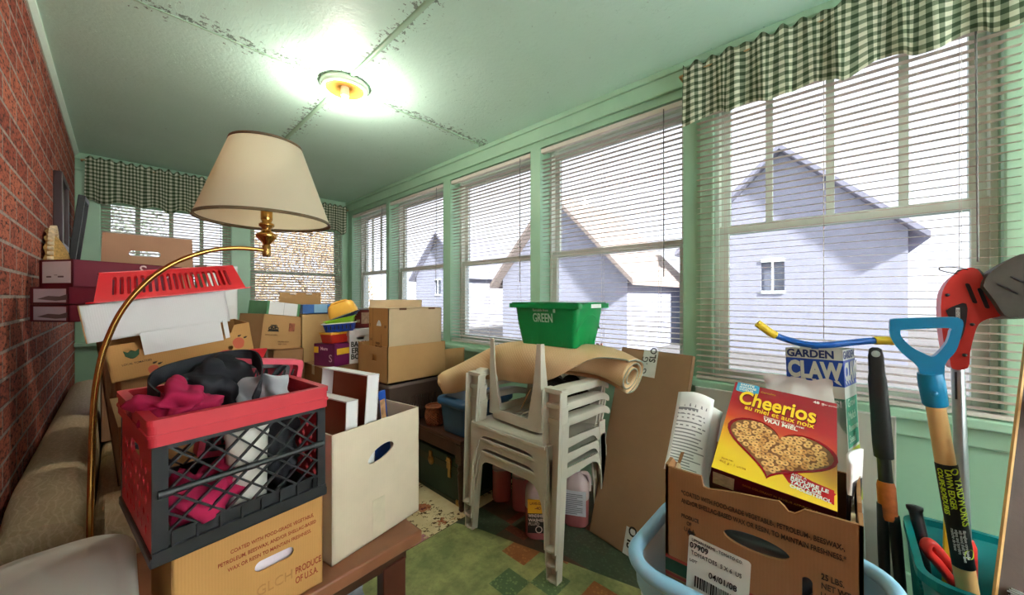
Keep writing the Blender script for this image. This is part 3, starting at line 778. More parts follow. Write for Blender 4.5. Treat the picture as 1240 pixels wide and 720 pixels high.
b = MB(); b.lathe([(.045, .168), (.046, .19), (.04, .195), (0, .195)], 24); b.build('lid', mat('white_plastic', (228, 226, 218)), t)
# second crate, folded flat and standing in the first
fc = thing('folded_crate', 'second red and black crate, folded flat, standing in the full crate', 'crate', M=CM @ T(.062, .05, .092) @ RZ(-2) @ RY(9))
l2, h2 = .225, .262
b = MB(); b.poly(rrect(0, h2 / 2, l2, h2, .012), [rrect(0, h2 / 2, l2 - .028, h2 - .03, .01)], .045, FM((0, -.005, 0), (1, 0, 0), (0, 0, 1))); b.poly(rrect(0, h2 / 2, l2, h2, .012), [], .006, FM((0, .034, 0), (1, 0, 0), (0, 0, 1))); b.build('frame', mat('pinkish_red_plastic', (214, 70, 92), .45, .05), fc, bevel=.003)
b = MB(); b.poly(rrect(-.012, h2 / 2, l2 - .05, h2 - .03, .012), [rrect(-.012, h2 / 2, l2 - .072, h2 - .052, .01)], .012, FM((0, -.004, 0), (1, 0, 0), (0, 0, 1)))
for k in range(7):
    for s in (1, -1):
        x = -.085 + k * .025; b.bar((x, .004, .03), (x + s * .05, .004, h2 - .03), .004, .004, (0, 1, 0))
b.build('lattice_panel', BLACKP, fc)
t = thing('strap', 'red cloth handle folded over the back edge of the crate', 'strap', cw(.05, .135, .3))
b = MB(); ribbon(b, [(-.05, -.03, -.03), (-.035, -.01, .02), (0, .0, .05), (.05, .01, .058), (.09, .02, .056)], .035, .004, (0, -.6, .8)); b.build('webbing', mat('bright_red_cloth', (196, 36, 44), .8), t)
t = thing('strap', 'black cloth strap end lying across the right of the crate', 'strap', cw(.1, .02, .27))
b = MB(); ribbon(b, [(-.04, -.05, -.02), (0, -.01, .02), (.035, .02, .042), (.05, .03, .04)], .04, .004, (.3, -.6, .7)); b.build('webbing', BLKF, t)

# ---------------------------------------------------------------- big white box on the table
wb = thing('cardboard_box', 'tall bleached white carton with handle hole at the right end of the low table', 'box', (.552, 1.268, .402), 10)
l, w, h = .332, .30, .378
hole = [(.15 + .050 * math.cos(a), .268 + .025 * math.sin(a) * (1 if math.sin(a) > 0 else .75) + .012 * math.cos(a)) for a in [2 * PI * k / 24 for k in range(24)]]
carton(wb, l, w, h, CARDW, holes={'front': [[(x + .02, y) for x, y in hole]]}, t=.005)
b = MB(); b.box((.138, -w / 2 - .0008, .002), (.184, -w / 2, .125)); b.build('tape', TAPE, wb, M=T(-l / 2, 0, 0))
WM = Matrix.Translation((.552, 1.268, .402)) @ RZ(10)
RUST = card('rust_brown_cardboard', (150, 84, 58))
def tray(label, x, y0, hh, ww, th, tilt):
    t = thing('box_lid', label, 'box lid', M=WM @ T(x, y0, .008) @ RY(tilt) @ RZ(2))
    b = MB(); b.box((0, 0, 0), (.004, ww, hh)); b.build('panel', RUST, t)
    b = MB()
    b.box((-th, 0, hh - .004), (.004, ww, hh)); b.box((-th, 0, 0), (.004, .004, hh)); b.box((-th, ww - .004, 0), (.004, ww, hh)); b.box((-th, 0, 0), (.004, ww, .004)); b.build('edge', WHITEC, t)
    return t
tray('tall white-edged brown lid standing in the white carton', -.02, -.12, .515, .25, .042, 4)
tray('shorter white-edged brown lid standing left of the tall one', -.075, -.115, .445, .24, .038, 2)
t = thing('magazine', 'blue framed magazine standing in the white carton', 'magazine', M=WM @ T(.092, -.065, .028) @ RZ(20) @ RX(-6))
b = MB(); b.box((-.045, -.008, .15), (.045, .008, .405)); b.build('cover', mat('blue_cover', (28, 78, 170), .35), t, bevel=.001)
b = MB(); b.box((-.036, -.0088, .27), (.0, -.0082, .39)); b.build('photo', mat('dark_photo', (70, 52, 44), .4, .5, 40), t)
b = MB(); b.box((.004, -.0088, .27), (.036, -.0082, .375)); b.build('photo', mat('orange_photo', (206, 158, 110), .4, .4, 40), t)
t = thing('paper_sheet', 'white sheet folded in the right of the white carton', 'paper', M=WM @ T(.120, .035, .03) @ RX(-6))
b = MB(); b.box((-.04, 0, .1), (.038, .003, .352)); b.box((-.02, .012, .1), (.04, .015, .36)); b.build('sheet', PAPER, t)
t = thing('cardboard_sheet', 'brown cardboard piece with round edge lying in the white carton', 'cardboard', M=WM @ T(-.1, -.09, .01) @ RY(-12))
b = MB(); b.poly(rrect(.05, .16, .14, .32, .06), [], .004, FM((0, 0, 0), (0, 1, 0), (0, 0, 1))); b.build('sheet', RUST, t)
# ---------------------------------------------------------------- left pile on the sofa
def boxM(bl, xd, zd, l, w):
    """matrix of a box (origin centre of its bottom) from its front lower left corner"""
    x = Vector(xd).normalized(); z = Vector(zd); z = (z - x * z.dot(x)).normalized(); y = z.cross(x)
    o = Vector(bl) + x * l / 2 + y * w / 2
    return FM(o, x, y)
MAROON = mat('maroon_carton_print', (112, 24, 44), .45, .06, 6)
# lowest: plain tan carton and tall brown carton
t = thing('cardboard_box', 'tan carton low in the left pile, with a pale flap hanging behind the brass pole', 'box', M=boxM((.02, 1.955, .416), (1, .12, .04), (-.05, 0, 1), .40, .12))
carton(t, .40, .12, .455, CARD, open_=False)
b = MB(); b.poly([(0, 0), (.20, 0), (.19, .13), (.02, .12)], [], .003); b.build('flap', card('pale_flap', (216, 182, 130)), t, M=face('front', .40, .12, .45) @ T(-.03, .40, .0) @ RX(-165))
t = thing('cardboard_box', 'brown carton leaning left under the maroon boxes by the brick wall', 'box', M=boxM((-.005, 2.13, .428), (1, .0, .1), (-.12, 0, 1), .44, .40))
carton(t, .44, .40, .585, CARDD, open_=False, tape=TAPE)
# leaf print tray
l, w, h = .39, .30, .12
lf = thing('produce_tray', 'shallow brown produce box with green leaf and red strawberry prints, in the left pile', 'box', M=boxM((-.018, 1.74, .903), (.39, .015, .06), (-.017, -.004, .119), .39, .22))
w = .22
oF = [(0, 0), (l, 0), (l, h), (l - .05, h), (l - .062, h - .028), (.075, h - .028), (.068, h), (0, h)]
carton(lf, l, w, h, KRAFT2, outl={'front': oF}, holes={'front': [circ(.318, .035, .008, 14)]})
Fm = face('front', l, w, h)
def leaf_print(b, M):
    b.poly([(0, 0), (.006, .002), (.016, .011), (.019, .03), (.009, .023), (0, .029), (-.009, .023), (-.019, .03), (-.016, .011), (-.006, .002)], [], .0006, M)
b = MB(); leaf_print(b, Fm @ T(.058, .066, .0006)); b.build('leaf_print', INKG, lf)
put_text(lf, [('LOCAL TOMATOES', .03, .048, .009, dict(sx=.9, bold=.01))], INKK, Fm)
def berry(b, M, s=1.):
    b.poly([(s * (.017 * math.cos(a)), s * (.017 * math.sin(a) - (.006 if math.sin(a) < -.5 else 0))) for a in [2 * PI * k / 18 for k in range(18)]], [], .0006, M)
for x, y, s_ in ((.345, .05, 1.1), (.10, .018, .8)):
    b = MB(); berry(b, Fm @ T(x, y, .0006), s_); b.build('strawberry_print', INKO, lf)
for x, y in ((.345, .072), (.363, .062), (.10, .036), (.112, .03)):
    b = MB(); b.poly([(0, 0), (.006, -.001), (.012, .003), (.013, .007), (.009, .004), (.008, .008), (.005, .004), (.003, .007)], [], .0006, Fm @ T(x, y, .0006)); b.build('berry_leaf_print', INKK, lf)
# white carton on the tray
l, w, h = .37, .21, .122
wt = thing('white_box', 'flat white carton tilted on the brown produce box, under the red basket', 'box', M=boxM((-.070, 1.768, 1.033), (.36, .02, .053), (-.016, .0, .119), l, w))
carton(wt, l, w, h, WHITEC, open_=False)
b = MB(); b.box((-l / 2 - .003, -w / 2 - .001, 0), (-l / 2, w / 2, h)); b.build('cut_edge', CARD, wt)
b = MB(); b.poly([(0, 0), (.215, .0), (.215, .075), (0, .075)], [], .004); b.poly([(.222, 0.004), (.236, .006), (.236, .073), (.222, .073)], [], .004); b.build('flap', WHITEC, wt, M=face('front', l, w, h) @ T(.115, -.064, .046))
# red slotted basket, upside down
REDB = mat('bright_red_plastic', (226, 22, 34), .35, .04, 10, spec=.5)
l, w, h, ins = .41, .24, .098, .026
rbk = thing('plastic_basket', 'bright red slotted plastic basket turned upside down on the white carton', 'basket', M=boxM((-.058, 1.778, 1.161), (.36, .012, .050), (-.016, .0, .119), l, w))
def slope_side(ln, n, M):
    q = MB(); hs = []
    for k in range(n):
        x = .045 + (ln - .09) * k / (n - 1); hs.append([(x + dx - (x - ln / 2) * .10 * (y / h), y) for dx, y in slot(0, .05, .010, .06, 4)])
    q.poly([(0, 0), (ln, 0), (ln - ins, h), (ins, h)], hs, .003, M); return q
al = math.degrees(math.atan2(ins, h)); hyp = h / math.cos(R(al))
for sd, ln, n in (('front', l, 19), ('back', l, 19), ('left', w, 9), ('right', w, 9)):
    slope_side(ln, n, Matrix.Identity(4)).build('side', REDB, rbk, M=face(sd, l, w, h) @ RX(-al) @ Matrix.Diagonal((1, hyp / h, 1, 1)))
hs = [slot(x, y, .014, .05) for x in [(-l / 2 + .06 + k * (l - .12) / 13) for k in range(14)] for y in (-.045, .045)]
b = MB(); b.poly(rrect(0, 0, l - 2 * ins + .004, w - 2 * ins + .004, .008), hs, .003, T(0, 0, h)); b.build('base', REDB, rbk)
b = MB(); b.poly(rrect(0, 0, l + .034, w + .034, .02), [rrect(0, 0, l - .006, w - .006, .01)], .004, T(0, 0, .004)); b.build('rim', REDB, rbk)
# maroon wine cartons against the bricks
def wine(label, C, l, w, h, z, yaw, art):
    x = Vector((math.cos(R(yaw)), math.sin(R(yaw)), 0)); y = Vector((-x.y, x.x, 0)); c = Vector((C[0], C[1], 0)) + x * l / 2 + y * w / 2
    t = thing('wine_carton', label, 'box', (c.x, c.y, z), yaw)
    carton(t, l, w, h, MAROON, open_=False)
    Lm = face('left', l, w, h); b = MB(); b.box((.02, .018 if h > .1 else .006, 0), (w - .012, h - .008, .0006), 0, Lm); b.build('label_panel', mat('white_label_paper', (238, 236, 240), .6, .03, 8) if h > .1 else mat('pale_mauve_label', (206, 196, 208), .6, .05, 8), t)
    b = MB(); art(b, Lm, w, h); b.build('label_art', mat('grey_sketch_ink', (120, 108, 112), .8), t); return t
def art1(b, M, w, h):
    for x, ln in ((.06, .03), (.13, .035)): b.poly(slot(x, .045, ln, .007), [], .0005, M @ T(0, 0, .0010))
    b.poly(slot(.1, .052, .02, .002), [], .0005, M @ T(0, 0, .0010))
def art2(b, M, w, h):
    b.poly([(.04, .018), (.1, .03), (.16, .028), (.2, .036), (.2, .016), (.14, .012)], [], .0005, M @ T(0, 0, .0010))
t = wine('upper maroon wine carton with white end label, by the brick wall', (-.135, 2.40), .42, .20, .118, 1.224, 31, art1)
for tx_ in (('S', .23, .06, .075, {}), ('e', .262, .06, .05, {}), ('S', .33, .055, .07, {})): put_text(t, [tx_], mat('pale_script_ink', (226, 190, 190), .6), face('front', .42, .20, .118))
for k in range(2):
    wine(('lower', 'middle')[k] + ' maroon wine carton with torn mauve label, below the white-labelled one', (-.127, 2.075), .36, .205, .064, 1.09 + k * .066, 30, art2)
# tall open carton behind
l, w, h = .37, .30, .955
fo = thing('cardboard_box', 'tall open carton with a slotted upright flap, before the left far window', 'box', (-.07 + l / 2, 2.88 + w / 2, .416))
carton(fo, l, w, h, CARDP, holes={'front_flap': [slot(.165, .052, .125, .03)]}, flaps={'front': (2, .155), 'left': (72, .10), 'right': (40, .14)})
t = thing('white_box', 'white carton corner standing right of the tall open carton', 'box', (.42, 2.98, .416), 10)
carton(t, .16, .2, .965, WHITEC)
# things hung on the bricks
FRM = mat('dark_maroon_frame', (50, 24, 27), .35, .1, 8)
t = thing('picture_frame', 'dark maroon picture frame hanging on the brick wall, seen edge on', 'picture', (-.26, 3.33, 1.47))
b = MB(); w_, h_, d_ = .40, .44, .035
for lo, hi in (((0, 0, 0), (d_, .035, h_)), ((0, w_ - .035, 0), (d_, w_, h_)), ((0, .035, 0), (d_, w_ - .035, .035)), ((0, .035, h_ - .035), (d_, w_ - .035, h_))): b.box(lo, hi)
b.build('frame', FRM, t, bevel=.003); b = MB(); b.box((.004, .03, .03), (.016, w_ - .03, h_ - .03)); b.build('picture', mat('dull_picture', (120, 116, 104), .5, .3, 9), t)
t = thing('picture_frame', 'black picture frame tilted on the brick wall near the far corner', 'picture', M=T(-.255, 4.06, 1.42) @ RY(6) @ RX(4))
b = MB(); w_, h_, d_ = .42, .5, .035
for lo, hi in (((0, 0, 0), (d_, .03, h_)), ((0, w_ - .03, 0), (d_, w_, h_)), ((0, .03, 0), (d_, w_ - .03, .03)), ((0, .03, h_ - .03), (d_, w_ - .03, h_))): b.box(lo, hi)
b.build('frame', mat('black_frame', (18, 19, 22), .35), t, bevel=.003); b = MB(); b.box((.004, .02, .02), (.014, w_ - .02, h_ - .02)); b.build('picture', mat('dull_picture', (120, 116, 104)), t)
WICK = mat('honey_wicker', (190, 146, 84), .6, .35, 90, .6, 160); 
t = thing('wicker_fan', 'honey wicker half-round basket with stitched rim hanging on the brick wall', 'basket', (-.255, 2.86, 1.345))
b = MB()
def wk(u, v):
    a = PI * u; r = .135 * (1 - .0 * v); dpt = .075 * math.sin(PI * min(1, v * .5 + .02)) 
    return (dpt + .004 * math.sin(u * 60) * (1 if int(v * 20) % 2 else -1), .135 + math.cos(a) * r * (1 - v * .92), .0 + math.sin(a) * .19 * (1 - v * .92))
b.grid(50, 20, wk); b.build('weave', WICK, t)
b = MB()
for k in range(24):
    a = PI * k / 23; p = (.02, .135 + math.cos(a) * .14, math.sin(a) * .195); b.tube([Vector(p) + Vector((-.006, 0, 0)), Vector(p) + Vector((.014, 0, 0))], [.009, .011], 8)
o = b.build('stitched_rim', mat('cream_stitching', (226, 204, 170), .7, .3, 60), t)

# ---------------------------------------------------------------- middle pile
t = thing('cardboard_box', 'big carton supporting the carton with black emblem, mostly hidden', 'box', (.762, 2.87, 0), 0)
carton(t, .18, .29, .835, CARDD, open_=False, tape=TAPE)
l, w, h = .275, .26, .225
lg = thing('cardboard_box', 'brown carton with black emblem print, tipped to the right, under white and green box', 'box', M=boxM((.60, 2.735, .852), (1, .32, -.13), (-.0, .0, 1), l, w) )
carton(lg, l, w, h, CARD, open_=False)
Fm = face('front', l, w, h); b = MB()
for k, (x, y, s) in enumerate(((.05, .135, 1), (.072, .145, 1.3), (.094, .135, 1), (.06, .15, .9), (.084, .15, .9))): b.poly(circ(x, y, .011 * s, 12), [circ(x, y, .005 * s, 10)], .0006, Fm @ T(0, 0, .0006 + k * .0001))
b.poly([(.035, .115), (.11, .115), (.102, .13), (.043, .13)], [], .0006, Fm @ T(0, 0, .0012)); b.build('emblem_print', INKK, lg)
put_text(lg, [('APPALACHIAN', .022, .088, .014, dict(sx=.85)), ('GROWN FRESH', .11, .045, .012, dict(sx=.9)), ('KEEP COOL', .115, .028, .012, dict(sx=.9))], INKB, Fm)
b = MB(); b.box((.175, .12, 0), (.215, .175, .0006), 0, Fm); b.build('picture_print', mat('rust_picture', (150, 84, 60), .6, .4, 50), lg)
LM = lg.matrix_world.copy()
LM = boxM((.60, 2.735, .852), (1, .32, -.13), (0, 0, 1), l, w)
t = thing('white_box', 'white box with green ends lying on the emblem carton', 'box', M=LM @ T(-.01, -.03, h + .001) @ RZ(3))
b = MB(); b.box((-.115, -.09, 0), (.115, .09, .085)); b.build('body', WHITEC, t, bevel=.001)
for x0, x1 in ((-.117, -.102), (.098, .117)):
    b = MB(); b.box((x0, -.091, 0), (x1, .091, .0865)); b.build('end_band', mat('leaf_green_print', (88, 142, 100), .5), t)
b = MB(); b.box((-.001, -.0905, 0), (.001, .0905, .0858)); b.build('seam', mat('grey_seam', (160, 160, 160), .7), t)
t = thing('cardboard_box', 'tall open carton with raised back flap below the right far window', 'box', (1.0, 3.12, 0), 4)
carton(t, .32, .26, 1.02, CARD, flaps={'back': (4, .2), 'left': (100, .1)}, holes={'back_flap': [slot(.1, .19, .05, .012), slot(.22, .19, .05, .012)]})
t = thing('cardboard_box', 'plain tan carton beside the yellow and blue baskets, under a blue box', 'box', (.985, 2.885, 0), 0)
carton(t, .24, .15, 1.062, card('tan_cardboard', (206, 168, 116)), open_=False)
t = thing('blue_box', 'dark and light blue box lying on the plain tan carton', 'box', (.985, 2.87, 1.064), 0)
b = MB(); b.box((-.11, -.05, 0), (.11, .05, .065)); b.build('body', mat('blue_print', (44, 92, 160), .4, .2, 30), t, bevel=.001)
b = MB(); b.box((-.035, -.051, .006), (.055, .0, .0656)); b.build('label_panel', mat('light_blue_print', (150, 196, 232), .4), t)
t = thing('cardboard_box', 'carton under the purple box and the white file box, mostly hidden', 'box', (1.10, 2.63, 0), 0)
carton(t, .44, .34, .725, CARDD, open_=False, tape=TAPE)
# purple box
l, w, h = .15, .185, .145
pu = thing('purple_box', 'purple box with yellow label under the red container', 'box', (.985, 2.56, .727), 20)
PURP = mat('purple_print', (112, 28, 84), .4, .12, 14)
carton(pu, l, w, h, PURP, open_=False)
for q_, sd in (((.02, .075, .125, .115), 'front'), ((.0, .085, .04, .125), 'left')):
    b = MB(); b.box((q_[0], q_[1], 0), (q_[2], q_[3], .0006), 0, face(sd, l, w, h)); b.build('yellow_label', mat('yellow_print', (226, 178, 44), .5), pu)
put_text(pu, [('More', .06, .105, .03, dict(bold=.02)), ('S', .135, .03, .07, {})], mat('pink_white_ink', (226, 186, 206), .5), face('left', l, w, h))
t = thing('container', 'small red container with yellow rim on the purple box', 'container', (1.0, 2.56, .874), 18)
b = MB(); b.taper((-.08, -.055, 0), (.08, .055, .062), 1.0, kb=.86); b.build('tub', mat('orange_red_plastic', (190, 46, 32), .4), t, bevel=.004)
b = MB(); b.poly(rrect(0, 0, .172, .122, .012), [], .012, T(0, 0, .072)); b.build('lid', mat('yellow_plastic', (232, 166, 52), .4), t, bevel=.002)
def open_tub(name, label, M, l, w, h, m, mrim=None, slots=0):
    t = thing(name, label, 'basket', M=M); k = .86
    q = [[(x * s, y * s, z) for x, y in rrect(0, 0, l, w, .02)] for s, z in ((k, 0), (1, h), (.97, h), (k * .96, .004))]
    b = MB(); b.loft(q); b.build('tub', m, t)
    b = MB(); b.poly(rrect(0, 0, l + .018, w + .018, .025), [rrect(0, 0, l - .006, w - .006, .018)], .006, T(0, 0, h + .002)); b.build('rim', mrim or m, t)
    if slots:
        b = MB()
        for i in range(slots): b.box((-l * .36 + l * .72 * i / (slots - 1) - .003, -w / 2 - .0005, h * .3), (-l * .36 + l * .72 * i / (slots - 1) + .003, -w / 2 + .012, h * .75))
        b.build('slots', BLACKP, t)
    return t
bm_ = T(1.03, 2.555, .950) @ RZ(-30) @ RY(-4)
open_tub('plastic_basket', 'royal blue basket with white rim under the lime green one', bm_, .20, .145, .058, mat('royal_blue_plastic', (24, 62, 156), .35), mat('white_plastic', (228, 226, 218)), 7)
open_tub('plastic_basket', 'lime green plastic basket between the blue basket and the navy tray', T(1.035, 2.55, .998) @ RZ(-30) @ RY(-13), .185, .13, .04, mat('lime_plastic', (142, 196, 42), .35))
open_tub('plastic_tray', 'navy tray under the yellow caddy, on top of the lime basket', T(1.05, 2.545, 1.036) @ RZ(-30) @ RY(-20), .20, .13, .018, mat('navy_plastic', (44, 58, 92), .4))
YELC = mat('butter_yellow_plastic', (238, 178, 72), .4, .04)
t = thing('plastic_caddy', 'butter yellow caddy with handle opening, upside down on the basket stack', 'container', M=T(1.05, 2.545, 1.062) @ RZ(-30) @ RY(-20))
b = MB(); b.loft([[(x, y, 0) for x, y in rrect(0, 0, .185, .125, .03)], [(x, y, .02) for x, y in rrect(0, 0, .185, .125, .03)], [(x, y, .07) for x, y in rrect(0, 0, .165, .108, .035)], [(x, y, .085) for x, y in rrect(0, 0, .14, .085, .03)]]); b.build('body', YELC, t)
b = MB(); b.tube(smooth_path([(-.05, -.03, .08), (-.045, -.03, .09), (0, -.03, .093), (.045, -.03, .09), (.05, -.03, .08)], 6), .008, 10); b.build('handle', YELC, t)
b = MB(); b.box((-.04, -.016, .0845), (.04, .016, .0862)); b.build('recess', mat('pale_yellow_recess', (240, 216, 160), .5), t)
# white file box and maroon box
l, w, h = .24, .26, .235
t = thing('file_box', 'white file box with black lettering and hand hole left of the brown cartons', 'box', (1.185, 2.61, .727), -2)
carton(t, l, w, h - .03, WHITEC, holes={'front': [slot(.075, .17, .05, .02)]}, open_=False)
b = MB(); b.box((-l / 2 - .006, -w / 2 - .006, h - .045), (l / 2 + .006, w / 2 + .006, h)); b.build('lid', WHITEC, t, bevel=.001)
put_text(t, [('BANK', .008, .115, .05, dict(sx=.8, bold=.03)), ('ERS', .012, .072, .05, dict(sx=.9, bold=.03)), ('BOX', .008, .03, .05, dict(sx=.9, bold=.03))], INKK, face('front', l, w, h))
t = thing('tin_box', 'small dark maroon printed box on the white file box', 'box', (1.185, 2.57, .964), -6)
b = MB(); b.box((-.06, -.05, 0), (.06, .05, .135)); b.build('body', mat('dark_maroon_print', (104, 34, 38), .35, .25, 24), t, bevel=.002)
b = MB(); b.box((-.02, -.051, .03), (.04, -.05, .11)); b.box((-.055, -.051, .04), (-.03, -.05, .06)); b.build('label', mat('beige_print', (182, 150, 130), .4, .3, 60), t)
b = MB(); b.box((-.062, -.052, .128), (.062, .052, .14)); b.build('lid', mat('grey_lid', (150, 150, 156), .4), t)

# ---------------------------------------------------------------- end table with trunk, basket, totes and boxes
et = thing('side_table', 'dark walnut table with turned legs beside the stacked plastic chairs', 'table', (1.247, 1.527, 0))
TW, TL_, TH = .62, .92, .40
b = MB(); b.box((0, 0, TH - .022), (TW, TL_, TH)); b.build('tabletop', DARKW, et, bevel=.006)
b = MB(); b.box((.02, .02, TH - .10), (.035, TL_ - .02, TH - .022)); b.box((TW - .035, .02, TH - .10), (TW - .02, TL_ - .02, TH - .022)); b.box((.035, .02, TH - .1), (TW - .035, .035, TH - .022)); b.box((.035, TL_ - .035, TH - .1), (TW - .035, TL_ - .02, TH - .022)); b.build('apron', DARKW, et)
for x in (.032, TW - .032):
    for y in (.032, TL_ - .032):
        b = MB(); b.box((-.024, -.024, TH - .135), (.024, .024, TH - .03)); b.lathe([(.009, 0), (.016, .008), (.014, .03), (.019, .05), (.0165, .06), (.018, .1), (.022, .17), (.024, .2), (.018, .215), (.024, .228), (.024, .24), (.018, .25), (.024, TH - .135)], 16); b.build('leg', DARKW, et, M=T(x, y, 0))
tk = thing('trunk', 'dark green footlocker trunk with brass latches under the walnut table', 'trunk', (1.30, 1.60, .001))
TRG = mat('dark_green_vulcan_fibre', (30, 58, 44), .5, .15, 10, .2, 200); TD, TWd, THt = .44, .76, .262
b = MB(); b.box((0, 0, 0), (TD, TWd, .19)); b.build('body', TRG, tk, bevel=.004); b = MB(); b.box((-.003, -.003, .194), (TD + .003, TWd + .003, THt)); b.build('lid', TRG, tk, bevel=.006)
b = MB()
for z0, z1 in ((-.0005, .02), (.172, .194), (.194, .214)): b.box((-.005, -.005, z0), (TD + .005, TWd + .005, z1))
b.build('edge_binding', mat('olive_metal_binding', (52, 62, 46), .4, .1, 20, metal=.4), tk)
for y in (.085, .67):
    b = MB(); b.box((-.016, y - .018, .19), (-.005, y + .018, .255)); b.box((-.013, y - .012, .14), (-.005, y + .012, .192)); b.tube([(-.012, y - .02, .235), (-.012, y + .02, .235)], .008, 8); b.build('latch', BRASSD, tk, bevel=.002)
b = MB(); b.lathe([(0, 0), (.028, 0), (.028, .006), (.012, .012), (0, .013)], 20, 0, FM((-.005, .27, .185), (0, -1, 0), (0, 0, 1))); b.box((-.014, .258, .19), (-.005, .282, .24)); b.build('lock_plate', BRASSD, tk)
for y in (.0, TWd):
    b = MB(); b.box((-.008, y - .008 if y else -.008, 0), (.03, y + .008 if y else .03, .03)); b.build('corner_cap', BRASSD, tk, bevel=.003)
# blue tote
bt = thing('storage_tote', 'dark blue lidded plastic tote on the walnut table under the carpet roll', 'tote', (1.46, 1.645, .402))
BLUET = mat('slate_blue_plastic', (48, 92, 132), .4, .04, 10, spec=.45)
b = MB(); b.loft([[(x, y, z) for x, y in rrect(0, 0, w_, l_, .05, 6)] for w_, l_, z in ((.34, .235, 0), (.345, .24, .01), (.375, .262, .165), (.375, .262, .17))]); b.build('body', BLUET, bt)
b = MB(); b.loft([[(x, y, z) for x, y in rrect(0, 0, w_, l_, r_, 6)] for w_, l_, r_, z in ((.392, .29, .055, .158), (.405, .30, .06, .164), (.405, .30, .06, .184), (.39, .285, .05, .194), (.33, .23, .04, .197), (.32, .22, .04, .203))]); b.build('lid', BLUET, bt)
# small wicker basket
t = thing('wicker_basket', 'small brown wicker basket beside the blue tote', 'basket', (1.325, 1.87, .402))
b = MB(); n = 40
rings = []
for i in range(15):
    z = i * .0075; r = .05 + .012 * math.sin(PI * i / 14)
    rings.append([((r + .003 * (1 if (k + i) % 2 else -1)) * math.cos(2 * PI * k / n), (r + .003 * (1 if (k + i) % 2 else -1)) * math.sin(2 * PI * k / n), z) for k in range(n)])
b.loft(rings, smooth=False); b.build('weave', mat('red_brown_wicker', (140, 78, 46), .5, .4, 60), t)
b = MB(); b.tube([(.056 * math.cos(2 * PI * k / 30), .056 * math.sin(2 * PI * k / 30), .107) for k in range(30)], .006, 8, closed=True); b.build('rim', mat('red_brown_wicker', (140, 78, 46)), t)
# brown basket
t = thing('laundry_basket', 'brown slatted plastic basket under the lower plain carton', 'basket', (1.285, 2.175, .402))
BRB = mat('dark_brown_plastic', (84, 68, 60), .4, .06, 12)
l, w, h = .40, .36, .25
for sd, ln in (('front', l), ('back', l), ('left', w), ('right', w)):
    hs = [slot(.05 + (ln - .1) * k / 17, .11, .007, .10, 3) for k in range(18)]
    b = MB(); b.poly([(.02, 0), (ln - .02, 0), (ln, h), (0, h)], hs, .004); b.build('side', BRB, t, M=face(sd, l - .04, w - .04, h) @ T(-.02, 0, 0) @ RX(4.6))
b = MB(); b.box((-l / 2 + .02, -w / 2 + .02, 0), (l / 2 - .02, w / 2 - .02, .006)); b.build('base', BRB, t)
b = MB(); b.poly(rrect(0, 0, l + .03, w + .03, .03), [rrect(0, 0, l - .01, w - .01, .02)], .018, T(0, 0, h + .005)); b.build('rim', mat('taupe_plastic', (120, 104, 98), .4), t, bevel=.003)
# two plain cartons
l, w, h = .418, .385, .22
lo_ = thing('cardboard_box', 'lower plain kraft carton with small square hand hole, on the brown basket', 'box', (1.067 + l / 2, 1.982 + w / 2, .668), 0)
carton(lo_, l, w, h, card('warm_kraft', (194, 152, 102)), holes={'left': [rect(.19, .12, .25, .16)]}, outl={'left': [(0, 0), (w, 0), (w, h), (w - .06, h), (w - .075, h - .012), (.07, h - .012), (.06, h), (0, h)]})
l, w, h = .385, .245, .44
up_ = thing('cardboard_box', 'upper plain carton standing inside the lower kraft carton, before the window', 'box', (1.083 + l / 2, 2.002 + w / 2, .675), 0)
carton(up_, l, w, h, CARDL, open_=False, holes={'front': []})
Lm = face('left', l, w, h)
b = MB(); b.box((.002, .0, 0), (w - .002, h - .001, .0006), 0, Lm); b.build('side_print_panel', KRAFT2, up_)
put_text(up_, [('7', .012, .32, .03, {}), ('80', .20, .32, .024, {}), ('60', .02, .235, .024, {}), ('FRESH', .09, .215, .02, dict(bold=.02)), ('PRODUCE', .085, .195, .02, dict(bold=.02))], INKB, Lm @ T(0, 0, .0006))
b = MB(); b.poly([(.10, .33), (.16, .33), (.158, .345), (.145, .362), (.128, .366), (.112, .35)], [], .0006, Lm @ T(0, 0, .0013)); b.build('white_mark', WHITEI, up_)
b = MB(); b.box((.055, .19, .0013), (.058, .44, .0016), 0, Lm); b.box((.16, .19, .0013), (.163, .28, .0016), 0, Lm); b.build('printed_line', INKB, up_)
b = MB()
for x in (-.12, .09): b.box((x, -w / 2 - .001, h - .012), (x + .05, -w / 2 + .004, h + .001))
b.build('slot_tab', INKB, up_)
b = MB(); b.poly(rect(0, 0, l, .05), [], .004); b.build('flap', CARDL, up_, M=face('back', l, w, h) @ T(0, h, -.004) @ RX(-8))
